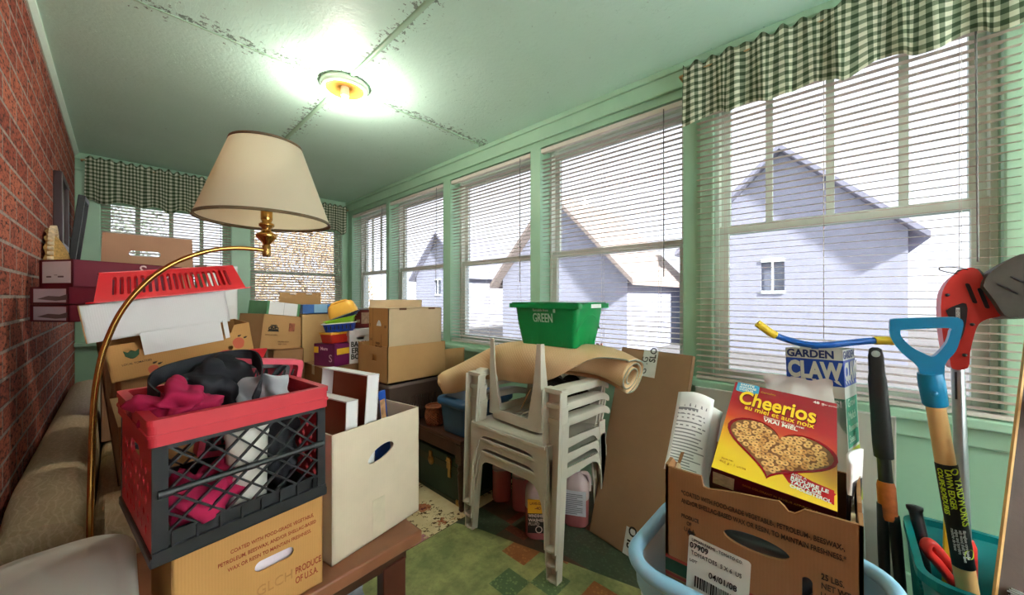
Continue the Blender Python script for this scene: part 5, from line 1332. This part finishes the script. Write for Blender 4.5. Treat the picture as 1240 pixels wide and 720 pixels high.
b = MB(); b.poly(heart(.0057, hx, hy, hr), [], .0005, P0); b.build('milk_print', mat('milk_ink', (128, 80, 42), .4, .25, 120), cb_)
hp = heart(.0051, hx, hy, hr)
def inside(x, y, P):
    c_ = False; j = len(P) - 1
    for i in range(len(P)):
        if (P[i][1] > y) != (P[j][1] > y) and x < (P[j][0] - P[i][0]) * (y - P[i][1]) / (P[j][1] - P[i][1]) + P[i][0]: c_ = not c_
        j = i
    return c_
rnd = random.Random(12); pts = []
for _ in range(9000):
    x, y = hx + rnd.uniform(-.1, .1), hy + rnd.uniform(-.1, .1)
    if inside(x, y, hp) and all((x - a) ** 2 + (y - c_) ** 2 >.0096 ** 2 for a, c_ in pts): pts.append((x, y))
b = MB()
for x, y in pts:
    b.poly(circ(x, y, .0062, 14), [circ(x + .0004, y, .0021, 8)], .0006, P0 @ T(0, 0, .0004 + rnd.random() * .0005), rnd.choice((0, 0, 1)))
o = b.build('cereal_print', [mat('oat_ring_ink', (232, 180, 112), .5, .2, 220), mat('oat_ring_dark_ink', (212, 150, 84), .5, .25, 220)], cb_); o['kind'] = 'stuff'
b = MB(); b.poly([(.118, .058), (.135, .028), (.205, .012), (.2, .024), (.208, .038), (.148, .058)], [], .0005, P0); b.poly([(.11, .065), (.118, .058), (.205, .045), (.205, .012), (.135, .028)], [], .0004, P0); b.build('red_banner', mat('banner_red_ink', (214, 28, 36), .35), cb_)
put_text(cb_, [('AIDE A', .138, .048, .008, dict(rot=-3)), ('REDUIRE LE', .137, .038, .0115, dict(bold=.03, rot=-5)), ('TAUX DE', .137, .028, .0115, dict(bold=.03, rot=-5)), ('CHOLESTEROL', .137, .018, .0105, dict(bold=.03, rot=-5, sx=.9))], WI, P0 @ T(0, 0, .0006))
Bm = FM((0, 0, -CD), (1, 0, 0), (0, 0, 1)) ; Bm = FM((0, 0, -CD), (1, 0, 0), (0, 0, 1))
b = MB(); b.box((.004, .006, 0), (.045, CD - .012, .0006), 0, Bm); b.build('nutrition_panel', mat('cream_panel', (206, 190, 150), .5, .2, 90), cb_)
put_text(cb_, [('SANS COLORANT NI SAVEUR ARTIFICIELLE', .06, .032, .008, dict(sx=.8))], mat('gold_small_ink', (206, 150, 40)), Bm)
# papers in the carton
def sheetset(name, label, cat, n, M, wd, ht, m, curl, lines=True, seed=1, spread=.006, xs=0):
    rnd = random.Random(seed); out = None
    for k in range(n):
        t = thing(name, label[k] if isinstance(label, list) else label, cat, M=M @ T(rnd.uniform(-.012, .012), rnd.uniform(-.012, .012), -k * spread) @ RZ(rnd.uniform(-6, 6)))
        fn = lambda u, v, k=k: (u * wd, v * ht, curl * (v - .2) ** 2 + .012 * math.sin(u * 3 + k) * v)
        b = MB(); b.grid(10, 14, fn); o = b.build('page', m, t); md = o.modifiers.new('s', 'SOLIDIFY'); md.thickness = .0008; md.offset = -1
        if lines and k == 0:
            b = MB()
            for i in range(20):
                y = .06 + i * .042; x1 = rnd.uniform(.6, .93)
                b.grid(6, 2, lambda u, v: tuple(Vector(fn(.08 + (x1 - .08) * u, y + v * (.014 if i < 18 else .03))) + Vector((0, 0, .0012))))
            o = b.build('printed_lines', mat('newsprint_ink', (128, 128, 132), .8), t); o['kind'] = 'stuff'
    return t
NM = FM((.93, .345, .70), (.17, -.93, -.2), (.55, .12, .75))
NM = FM((.885, .315, .765), (.25, -.95, -.12), (.86, .16, .44))
sheetset('newspaper', ['printed newsprint sheet on top, left of the cereal box in the tomato carton', 'white sheet second under the printed newsprint, left of the cereal box', 'white sheet third under the newsprint, left of the cereal box'], 'paper', 3, NM, .085, .20, PAPER, .12, seed=3, spread=.012)
t = thing('plastic_bag', 'white crumpled plastic behind the cereal box in the tomato carton', 'bag', M=T(0, .09, 0))
b = MB(); pp_ = smooth_path([(1.055, 0, .60), (1.06, 0, .795), (1.10, 0, .825), (1.17, 0, .868), (1.222, 0, .93), (1.222, 0, .968)], 5)
b.grid(len(pp_), 18, crumple(lambda u, v: tuple(pp_[int(round(u * (len(pp_) - 1)))] + Vector((0, -.065 + .14 * v, 0))), .008, 30, 3)); b.build('film', mat('white_film', (220, 218, 214), .35, .05, 14, spec=.6), t)
t = thing('magazine', 'curled black and white magazine right of the cereal box', 'magazine', M=FM((.94, .004, .64), (.9, -.14, 0), (.06, -.05, 1)))
fn = lambda u, v: (u * .115, v * .225, -.012 * math.sin(u * 3.1) * v)
BW = NT('black_and_white_cover'); s = BW.sep(BW.coord()); BW.fin(BW.mix(BW.math('GREATER_THAN', s[1], .165), rgb((44, 44, 48)), rgb((222, 220, 218))), .35)
b = MB(); b.grid(12, 10, fn); o = b.build('cover', BW.m, t); md = o.modifiers.new('s', 'SOLIDIFY'); md.thickness = .006; md.offset = -1
b = MB(); b.text('N S', .022, FM((.02, .13, .002), (1, 0, 0), (0, 1, 0))); b.build('lettering', WHITEI, t)
# white board behind
t = thing('white_board', 'off-white board standing against the wall below the sill, behind the tomato carton', 'board', (1.955, .20, .001))
b = MB(); b.box((-.012, -.335, 0), (.0, .35, .733)); b.build('panel', mat('off_white_board', (206, 202, 190), .5, .04, 4), t, bevel=.001)
b = MB(); b.box((-.014, -.337, 0), (.002, -.333, .735)); b.box((-.014, -.337, .733), (.002, .352, .737)); b.build('edge_strip', mat('white_edge', (226, 224, 218), .5), t)

# ---------------------------------------------------------------- garden claw carton and tool
x_ = Vector((-.035, -.165, .008)).normalized(); z_ = Vector((.03, .05, 1)).normalized(); l, w, h = .168, .15, .975
GCM = boxM(Vector((1.755, .18, .985)) - z_ * h, x_, z_, l, w)
gc = thing('tool_carton', 'tall white and blue garden claw carton behind the cereal box', 'box', M=GCM)
WB = mat('white_glossy_card', (214, 214, 206), .35, .03, 6); BLUEI = mat('claw_blue_ink', (32, 74, 176), .35); 
carton(gc, l, w, h, WB, t=.003)
TEAL_I = mat('teal_green_ink', (36, 150, 120), .35); LIME_I = mat('yellow_green_ink', (206, 216, 60), .35)
for sd, W0 in (('front', l), ('right', w)):
    Fm = face(sd, l, w, h)
    b = MB(); b.box((0, h - .128, 0), (W0, h - .036, .0006), 0, Fm); b.build('blue_band', BLUEI, gc)
    put_text(gc, [('GARDEN', .004, h - .030, .038, dict(sx=.92 if sd == 'front' else .88, bold=.035))], mat('navy_letter_ink', (34, 52, 110), .4), Fm)
    put_text(gc, [('CLAW', .006, h - .104, .082, dict(sx=.66, bold=.05))], WB, Fm @ T(0, 0, .0007))
    b = MB()
    for k in range(5 if sd == 'front' else 4): x0 = .012 + k * W0 * .19; b.poly([(x0, h - .108), (x0 + .014, h - .108), (x0 + .022, h - .124), (x0 + .008, h - .117)], [], .0006, Fm @ T(0, 0, .0009))
    o = b.build('claw_tips', WB, gc); o['kind'] = 'stuff'
Fm = face('front', l, w, h)
b = MB(); b.poly([(.10, h - .17), (l, h - .17), (l, h - .29), (l - .012, h - .275), (.128, h - .225), (.10, h - .20)], [], .0006, Fm); b.poly([(.06, h - .18), (.1, h - .18), (.128, h - .222), (.10, h - .19)], [], .0006, Fm); b.build('teal_patch', TEAL_I, gc)
put_text(gc, [('TES!', .105, h - .198, .03, dict(bold=.03))], WHITEI, Fm @ T(0, 0, .0007))
Rm = face('right', l, w, h)
b = MB(); b.box((.01, h - .34, 0), (w - .008, h - .17, .0006), 0, Rm); b.build('teal_panel', TEAL_I, gc)
put_text(gc, [('Grow', .02, h - .20, .04, {}), ('Mulch', .02, h - .245, .04, {}), ('Remove', .02, h - .285, .034, {}), ('Seed', .02, h - .325, .04, {})], mat('pale_green_ink', (206, 232, 214), .4), Rm @ T(0, 0, .0007))
b = MB(); b.box((0, h - .55, 0), (w, h - .35, .0006), 0, Rm); b.build('lime_panel', LIME_I, gc)
ct_ = thing('garden_claw', 'garden claw tool with blue bar and yellow grips standing in its carton', 'tool', M=T(1.745, .085, .012))
YEL = mat('bright_yellow_grip', (232, 196, 40), .45, .06); BLU = mat('enamel_blue', (34, 98, 190), .3)
path = smooth_path([(-.052, .17, 1.068), (-.045, .15, 1.05), (-.03, .125, 1.028), (-.01, .09, 1.01), (.0, .04, .995), (.0, 0, .992), (.01, -.04, .995), (.035, -.10, 1.006), (.055, -.145, 1.014), (.075, -.185, 1.017), (.09, -.205, 1.015)], 6)
n_ = len(path)
b = MB(); b.tube(path[14:n_ - 10], .0115, 12); b.tube([(.012, 0, .985), (.035, -.05, .12)], .011, 12); b.build('blue_shaft', BLU, ct_)
b = MB(); b.tube(path[:15], .0145, 12); b.build('yellow_grip', YEL, ct_)
b = MB(); b.tube(path[n_ - 11:], .0145, 12); b.build('yellow_grip', YEL, ct_)
b = MB()
for k in range(4):
    a = R(45 + 90 * k); b.tube(smooth_path([(.035, -.05, .13), (.035 + .03 * math.cos(a), -.05 + .03 * math.sin(a), .10), (.035 + .045 * math.cos(a + .4), -.05 + .045 * math.sin(a + .4), .05), (.035 + .05 * math.cos(a + .8), -.05 + .05 * math.sin(a + .8), .01)], 5), .005, 8)
b.build('tines', mat('steel', (150, 152, 156), .3, metal=.9), ct_)

# ---------------------------------------------------------------- tools at the right
def along(a, b_, name, label, cat):
    a = Vector(a); b_ = Vector(b_); z = (a - b_).normalized(); x = Vector((0, -1, 0)); x = (x - z * x.dot(z)).normalized()
    M = Matrix.Identity(4); y = z.cross(x)
    for i in range(3): M[i][0] = x[i]; M[i][1] = y[i]; M[i][2] = z[i]; M[i][3] = b_[i]
    return thing(name, label, cat, M=M), (a - b_).length
lp_, L = along((1.80, -.076, 1.005), (1.745, -.118, .02), 'lopper', 'black handled lopper with orange sleeve, right of the tomato carton', 'tool')
BLKG = mat('soft_black_grip', (40, 40, 42), .45, .12, 20, spec=.4); ORG = mat('worn_orange_sleeve', (176, 92, 44), .5, .3, 30)
def oval(rings): return [[(a * math.cos(2 * PI * k / 18) + cx, c_ * math.sin(2 * PI * k / 18), z) for k in range(18)] for a, c_, z, cx in rings]
b = MB(); b.loft(oval([(.008, .006, L, 0), (.016, .012, L - .006, 0), (.020, .014, L - .03, 0), (.021, .015, L - .09, 0), (.024, .017, L - .11, 0), (.025, .018, L - .22, .002), (.026, .019, L - .33, .003), (.025, .018, L - .375, .004), (.018, .014, L - .38, .004)])); b.build('grip', BLKG, lp_)
b = MB(); b.loft(oval([(.018, .015, L - .375, .004), (.019, .015, L - .47, .005)])); b.build('neck', mat('dark_steel', (58, 62, 64), .3, .1, metal=.7), lp_)
b = MB(); b.loft(oval([(.021, .018, L - .455, .005), (.024, .02, L - .47, .005), (.024, .02, L - .57, .006), (.021, .018, L - .58, .006)])); b.build('orange_sleeve', ORG, lp_)
for sgn in (-1, 1):
    b = MB(); b.loft(oval([(.013, .016, L - .56 + (.03 if sgn < 0 else 0), .006 + sgn * .014), (.015, .018, L - .62, .006 + sgn * .015), (.014, .017, .1, .006 + sgn * .02), (.008, .01, 0, .006 + sgn * .02)])); b.build('prong', BLKG, lp_)
b = MB(); b.lathe([(0, .004), (.010, .003), (.0115, 0)], 18, 0, T(0, -.0145, L - .022) @ RX(90)); b.build('button', mat('silver_button', (196, 200, 202), .3), lp_)
# teal bin
tlb = thing('storage_bin', 'teal plastic bin holding garden tools in the lower right corner', 'bin', (1.62, -.30, 0))
TEAL = mat('teal_plastic', (0, 124, 128), .35, .06, 10, spec=.5)
q = [[(x, y, z) for x, y in rrect(0, 0, a_, c_, r_, 6)] for a_, c_, r_, z in ((.31, .23, .04, 0), (.32, .24, .05, .01), (.385, .295, .06, .435), (.377, .287, .055, .435), (.314, .234, .045, .012))]
b = MB(); b.loft(q); b.build('body', TEAL, tlb)
b = MB(); b.poly(rrect(0, 0, .41, .32, .065, 6), [rrect(0, 0, .376, .286, .055, 6)], .022, T(0, 0, .448)); b.build('rim', TEAL, tlb, bevel=.004)
b = MB()
for k in range(16): x = -.16 + k * .0205; b.bar((x * .84, .124, .04), (x, .1495, .40), .006, .005, (0, 1, .05))
o = b.build('side_ribs', TEAL, tlb)
# edger
HW = mat('ash_wood_handle', (214, 170, 110), .4, .12, 7, .08, 40); BLUH = mat('cerulean_plastic', (16, 122, 168), .35, .05, 12, spec=.5)
top, bot = Vector((1.50, -.172, .945)), Vector((1.60, -.285, .06))
ed, L = along(top, bot, 'lawn_edger', 'wooden shafted lawn edger with blue D handle and black label, standing in the teal bin', 'tool')
b = MB(); b.tube([(0, 0, .10), (0, 0, L * .5), (0, 0, L + .015)], [.0215, .021, .0185], 18); b.build('shaft', HW, ed)
b = MB(); c_ = (.155 + .189) / 2
outer = [(.092, 1.113), (.105, 1.12), (.20, 1.128), (.218, 1.126), (.225, 1.115), (.222, 1.085), (.213, 1.04), (.194, 1.0), (.191, .93), (.153, .925), (.148, .985), (.115, 1.025), (.094, 1.068)]
inner = [(.113, 1.089), (.198, 1.099), (.203, 1.09), (.197, 1.06), (.182, 1.03), (.172, 1.02), (.16, 1.025), (.135, 1.042), (.115, 1.07)]
FMh = FM((1.488, 0, 0), (0, -1, 0), (.0, 0, 1))
sm2 = lambda P: [(p.x, p.y) for p in smooth_path([(a, d, 0) for a, d in P + P[:1]], 3)[:-1]]
b.poly(sm2(outer), [sm2(inner)], .030, FMh); o = b.build('d_handle', BLUH, ed, bevel=.006, seg=3)
o.parent = None; o.parent = ed; o.matrix_parent_inverse = ed.matrix_world.inverted() if False else Matrix.Identity(4)
bpy.context.view_layer.update(); o.matrix_local = ed.matrix_world.inverted()
b = MB(); b.lathe([(.0215, L - .06), (.0245, L - .055), (.026, L + .0), (.024, L + .03)], 20); b.lathe([(0, .003), (.007, .003), (.008, 0)], 14, 0, T(0, -.025, L - .02) @ RX(90)); b.build('ferrule', BLUH, ed)
def wrap(b, r, a0, a1, z0, z1): b.grid(14, 2, lambda u, v: (r * math.sin(R(a0 + (a1 - a0) * u)), -r * math.cos(R(a0 + (a1 - a0) * u)), z0 + (z1 - z0) * v))
lz0, lz1 = L - .50, L - .215
b = MB(); wrap(b, .0222, -72, 78, lz0, lz1); b.build('black_label', mat('black_sticker', (28, 28, 30), .35), ed)
def curved_text(root, lines, m, r, zoff=.0):
    b = MB()
    for body, ang, z, size, kw in lines:
        q = MB(); q.text(body, size, Matrix.Identity(4), **kw)
        vs = []
        for v in q.v:      # x runs down the shaft, y runs round it
            a = R(ang) + v.y / r; vs.append(((r + .0003 + v.z) * math.sin(a), -(r + .0003 + v.z) * math.cos(a), z - v.x))
        b.add(vs, q.f)
    return b.build('lettering', m, root)
YG = mat('lime_label_ink', (206, 226, 50), .4)
curved_text(ed, [('YARDWORKS', 24, lz1 - .035, .026, dict(sx=.8, bold=.01)), ('LAWN EDGER', -14, lz1 - .012, .0155, dict(bold=.02, sx=1.1)), ('COUPE-BORDURES', -50, lz1 - .012, .0145, dict(bold=.02, sx=1.02))], YG, .0226)
curved_text(ed, [('fibreglass core handle', 20, lz1 - .175, .009, {}), ('ash wood shaft for lawn', 2, lz1 - .175, .009, {}), ('edges and borders', -16, lz1 - .175, .009, {}), ('manche de frene', -34, lz1 - .175, .009, {})], WHITEI, .0226)
b = MB()
for zc, ac, rr in ((lz1 - .017, 34, .009), (lz0 + .045, 40, .013)): b.add([((.0228) * math.sin(R(ac) + rr * math.cos(a) / .0222), -.0228 * math.cos(R(ac) + rr * math.cos(a) / .0222), zc + rr * math.sin(a)) for a in [2 * PI * k / 16 for k in range(16)]], [tuple(range(16))])
b.build('round_mark', YG, ed)
b = MB(); b.poly([(-.075, 0), (.075, 0), (.075, -.04), (.05, -.055), (-.05, -.055), (-.075, -.04)], [], .003, T(0, 0, 0) @ FM((0, 0, .12), (1, 0, 0), (0, 0, 1))); b.build('blade', mat('steel', (150, 152, 156)), ed)
# string trimmer, upside down
REDT = mat('trimmer_red_plastic', (210, 52, 46), .4, .12, 9, spec=.45); DUST = mat('dusty_black_plastic', (72, 66, 58), .55, .35, 10, .3, 60)
tr_ = thing('string_trimmer', 'red string trimmer standing head up, black guard at the right edge', 'tool', M=T(1.80, -.27, 1.0) @ RY(4.5) @ T(0, 0, -.95))
TM_ = FM((0, .27, -.05), (0, -1, 0), (0, 0, 1))         # picture plane coordinates (-y, z)
head = [(.222, 1.148), (.226, 1.195), (.240, 1.233), (.262, 1.260), (.284, 1.270), (.300, 1.257), (.312, 1.215), (.327, 1.155), (.338, 1.125), (.312, 1.112), (.296, 1.095), (.287, 1.06), (.279, 1.01), (.274, .962), (.244, .955), (.238, .99), (.230, 1.01), (.224, 1.075)]
b = MB(); b.poly(sm2(head), [], .085, TM_ @ T(0, 0, .042)); b.build('motor_housing', REDT, tr_, bevel=.014, seg=4)
b = MB(); b.poly(sm2([(.232, 1.135), (.245, 1.148), (.273, 1.158), (.272, 1.10), (.262, 1.05), (.25, 1.04), (.247, 1.08)]), [], .003, TM_ @ T(0, 0, .0445)); b.build('black_badge', BLACKP, tr_)
b = MB(); b.box((.252, 1.075, .0442), (.260, 1.145, .0452), 0, TM_); b.build('white_badge_strip', WHITEI, tr_)
b = MB(); b.text('EDGER', .009, TM_ @ T(.253, 1.14, .0454) @ RZ(-90)); b.build('badge_lettering', INKK, tr_)
for x, y in ((.295, 1.19), (.318, 1.175)):
    b = MB(); b.poly([(px_ + (py_ - y) * -.25, py_) for px_, py_ in slot(x - .012, y, .009, .062)], [], .002, TM_ @ T(0, 0, .0435)); b.build('vent', BLACKP, tr_)
for x, y in ((.236, 1.185), (.284, 1.095), (.268, 1.0), (.238, 1.005)):
    b = MB(); b.lathe([(0, .002), (.005, .002), (.005, -.002)], 12, 0, TM_ @ T(x, y, .043)); b.build('screw', BLACKP, tr_)
b = MB(); cap = [(.262, 1.255), (.284, 1.268), (.298, 1.258), (.30, 1.235), (.275, 1.24)]
b.lathe([(0, .028), (.022, .024), (.03, .01), (.031, -.02)], 20, 0, TM_ @ T(.285, 1.245, 0) @ RX(-90) @ T(0, 0, 0)); b.build('spool', DUST, tr_)
guard = [(.300, 1.208), (.306, 1.235), (.328, 1.266), (.366, 1.298), (.40, 1.292), (.45, 1.255), (.47, 1.20), (.46, 1.145), (.42, 1.125), (.363, 1.118), (.338, 1.122), (.32, 1.165)]
b = MB(); b.poly(sm2(guard), [], .15, TM_ @ T(0, 0, .08)); b.build('guard', DUST, tr_, bevel=.022, seg=4)
b = MB()
for k in range(2): b.bar(TM_ @ Vector((.325 + k * .025, 1.215 + k * .02, .0815)), TM_ @ Vector((.36 + k * .025, 1.185 + k * .02, .0815)), .004, .003, (1, 0, 0))
o = b.build('guard_groove', BLACKP, tr_)
b = MB(); b.tube(smooth_path([TM_ @ Vector(p) for p in ((.30, 1.235, .03), (.28, 1.262, .04), (.245, 1.272, .05), (.222, 1.272, .05), (.22, 1.265, .05), (.235, 1.258, .045), (.262, 1.25, .04))], 6), .0016, 6); b.build('trimmer_line', INKK, tr_)
ALU = mat('brushed_aluminium', (186, 190, 194), .28, .05, 30, metal=.85)
b = MB(); b.tube([TM_ @ Vector((.2595, .975, 0)), TM_ @ Vector((.272, .12, 0))], .0145, 18); b.build('shaft', ALU, tr_)
b = MB(); b.box((.2515, .86, .0138), (.2565, .945, .0150), 0, TM_); b.build('warning_strip', BLACKP, tr_)
b = MB(); b.lathe([(.02, .22), (.024, .23), (.024, .42), (.018, .44)], 18, 0, T(0, 0, -.05) @ T(.0, .002, 0)); o = b.build('red_collar', REDT, tr_)
b = MB(); b.tube(smooth_path([TM_ @ Vector(p) for p in ((.268, .33, .03), (.225, .38, .08), (.198, .425, .12), (.182, .445, .135), (.174, .435, .14), (.178, .415, .135), (.20, .385, .11), (.235, .32, .05))], 6), .0125, 10, flat=1.2); b.build('auxiliary_handle', REDT, tr_)
b = MB(); b.lathe([(.015, .02), (.026, .03), (.03, .09), (.022, .12), (.0145, .125)], 16, 0, T(0, 0, -.04)); b.build('rear_grip', BLACKP, tr_)
t, L2 = along((1.765, -.165, .50), (1.70, -.22, .03), 'hand_tool', 'black rounded tool grip standing in the teal bin behind the red handle', 'tool')
b = MB(); b.tube(smooth_path([(0, 0, .02), (0, 0, .25), (.003, 0, .38), (0, 0, L2 - .02), (0, 0, L2)], 5), [.012] * 10 + [.016] * 6 + [.02] * 4 + [.008], 12); b.build('grip', BLACKP, t)
t = thing('yellow_stick', 'yellow stick standing behind the edger shaft in the teal bin', 'stick', M=T(1.74, -.225, .02) @ RX(1))
b = MB(); b.box((-.009, -.009, 0), (.009, .009, .62)); b.build('stick', mat('yellow_painted_wood', (230, 176, 40), .5), t, bevel=.003)
t = thing('black_bag', 'black bundle at the right side of the teal bin', 'bag', (1.62, -.405, .02))
b = MB(); blob(b, (0, 0, .24), (.06, .022, .22), .02, 20, 51, 28); b.build('bag', mat('black_cloth', (34, 36, 42)), t)
for k in range(4):
    t = thing('cardboard_sheet', ['first', 'second', 'third', 'fourth'][k] + ' corrugated sheet from the left, folded upright between the tub and the teal bin', 'cardboard', M=T(1.235 + k * .012, -.075 - k * .018, .001) @ RZ(58) @ RX(-2 - k))
    b = MB(); n_ = 40; b.box((-.05, -.0035, 0), (.08, .0, .50 - k * .012)); b.add([(-.05 + .13 * i / n_, -.0018 + .0016 * math.sin(i * 1.57), .5005 - k * .012) for i in range(n_ + 1)] + [(-.05 + .13 * i / n_, -.0008 + .0016 * math.sin(i * 1.57), .5005 - k * .012) for i in range(n_ + 1)], [(i, i + 1, n_ + 2 + i, n_ + 1 + i) for i in range(n_)]); b.build('sheet', CARDL, t)
# leaning wooden shelf at the right edge
su = Vector((.212, -.083, .494)).normalized(); sx0 = Vector((.5, -.87, 0)); sx0 = (sx0 - su * su.dot(sx0)).normalized(); SHM = FM((1.09, -.155, 0), sx0, su)
sh = thing('wooden_shelf', 'dark leaning wooden shelf with pale front edge at the right edge of the photo', 'shelf', M=SHM)
SHW = mat('dark_rough_wood', (62, 42, 31), .6, .35, 5, .3, 60); SHE = mat('pale_wood_edge', (206, 160, 96), .55, .15, 20)
b = MB(); b.box((.004, 0, -.006), (.20, 1.30, 0)); b.build('side_board', SHW, sh); b = MB(); b.box((0, 0, -.0065), (.0045, 1.30, .0005)); b.build('pale_edge', SHE, sh)
for yb, k in ((.56, 0), (1.0, 1)):
    b = MB(); b.box((.03, yb, .0), (.2, yb + .018, .10)); b.build('shelf_board', SHW, sh)
for k, yb in enumerate((.58, 1.02)):
    t = thing('paper_stack', ['white papers on the lower board of the wooden shelf', 'white papers on the upper board of the wooden shelf'][k], 'paper', M=SHM)
    b = MB()
    for i in range(6): b.box((.018 + .003 * (i % 3), yb + i * .004, .001), (.2, yb + i * .004 + .003, .09 - .003 * (i % 2)))
    o = b.build('sheets', PAPER, t); o['kind'] = 'stuff'
SKY, SKYB, BULB, EXPO, SUN = 1.5, 1.5, 9.0, 1.42, 13.0
# ---------------------------------------------------------------- light
w = bpy.data.worlds.new('sky'); S.world = w; w.use_nodes = True
nt = w.node_tree; nt.nodes.clear()
out = nt.nodes.new('ShaderNodeOutputWorld'); bg = nt.nodes.new('ShaderNodeBackground')
tc = nt.nodes.new('ShaderNodeTexCoord'); sp = nt.nodes.new('ShaderNodeSeparateXYZ')
mr = nt.nodes.new('ShaderNodeMapRange'); mr.interpolation_type = 'SMOOTHSTEP'
mr.inputs[1].default_value = -.72; mr.inputs[2].default_value = -.96; mr.inputs[3].default_value = SKY; mr.inputs[4].default_value = SKYB
nt.links.new(tc.outputs['Generated'], sp.inputs[0]); nt.links.new(sp.outputs[1], mr.inputs[0])
nt.links.new(mr.outputs[0], bg.inputs[1]); bg.inputs[0].default_value = (.93, .95, 1.0, 1)
nt.links.new(bg.outputs[0], out.inputs[0])
sl = bpy.data.lights.new('sun', 'SUN'); sl.energy = SUN; sl.angle = R(3); sl.color = (1, .97, .92)
so = bpy.data.objects.new('sun', sl); COL.objects.link(so); so.rotation_euler = Vector((.25, .80, -.55)).to_track_quat('-Z', 'Y').to_euler()
def portal(name, M, W, Hh):
    l = bpy.data.lights.new(name, 'AREA'); l.shape = 'RECTANGLE'; l.size = W; l.size_y = Hh; l.cycles.is_portal = True
    o = bpy.data.objects.new(name, l); COL.objects.link(o); o.matrix_world = M
for i, (a, b_, c, d) in enumerate(RW):
    # area light shines along its -z; window frames have z towards the room
    portal('portal', FM((XR + .23, (a + b_) / 2, (c + d) / 2), (0, 1, 0), (0, 0, 1)), b_ - a, d - c)
for a, b_, c, d in FW: portal('portal', FM(((a + b_) / 2, YF + .19, (c + d) / 2), (-1, 0, 0), (0, 0, 1)), b_ - a, d - c)
for a, b_, c, d in NW: portal('portal', FM(((a + b_) / 2, YN - .19, (c + d) / 2), (1, 0, 0), (0, 0, 1)), b_ - a, d - c)
l = bpy.data.lights.new('ceiling_bulb_light', 'POINT'); l.energy = BULB; l.color = (1, .92, .80); l.shadow_soft_size = .035
o = bpy.data.objects.new('ceiling_bulb_light', l); COL.objects.link(o); o.location = (.885, 2.135, H - .17)

# ---------------------------------------------------------------- camera
c = bpy.data.cameras.new('camera'); cam = bpy.data.objects.new('camera', c); COL.objects.link(cam)
c.sensor_width = 36; c.lens = 438 / 1240 * 36; c.clip_start = .02
cam.location = (0, 0, 1.18); cam.rotation_euler = (R(90), 0, R(-47.3)); S.camera = cam
S.view_settings.view_transform = 'Standard'; S.view_settings.look = 'None'; S.view_settings.exposure = EXPO; S.view_settings.gamma = 1
S.view_settings.use_curve_mapping = False
S.cycles.max_bounces = 10; S.cycles.diffuse_bounces = 6; S.cycles.transparent_max_bounces = 16; S.cycles.sample_clamp_indirect = 6
S.cycles.use_denoising = True
try: S.cycles.denoiser = 'OPENIMAGEDENOISE'
except Exception: pass
S.cycles.caustics_reflective = False; S.cycles.caustics_refractive = False
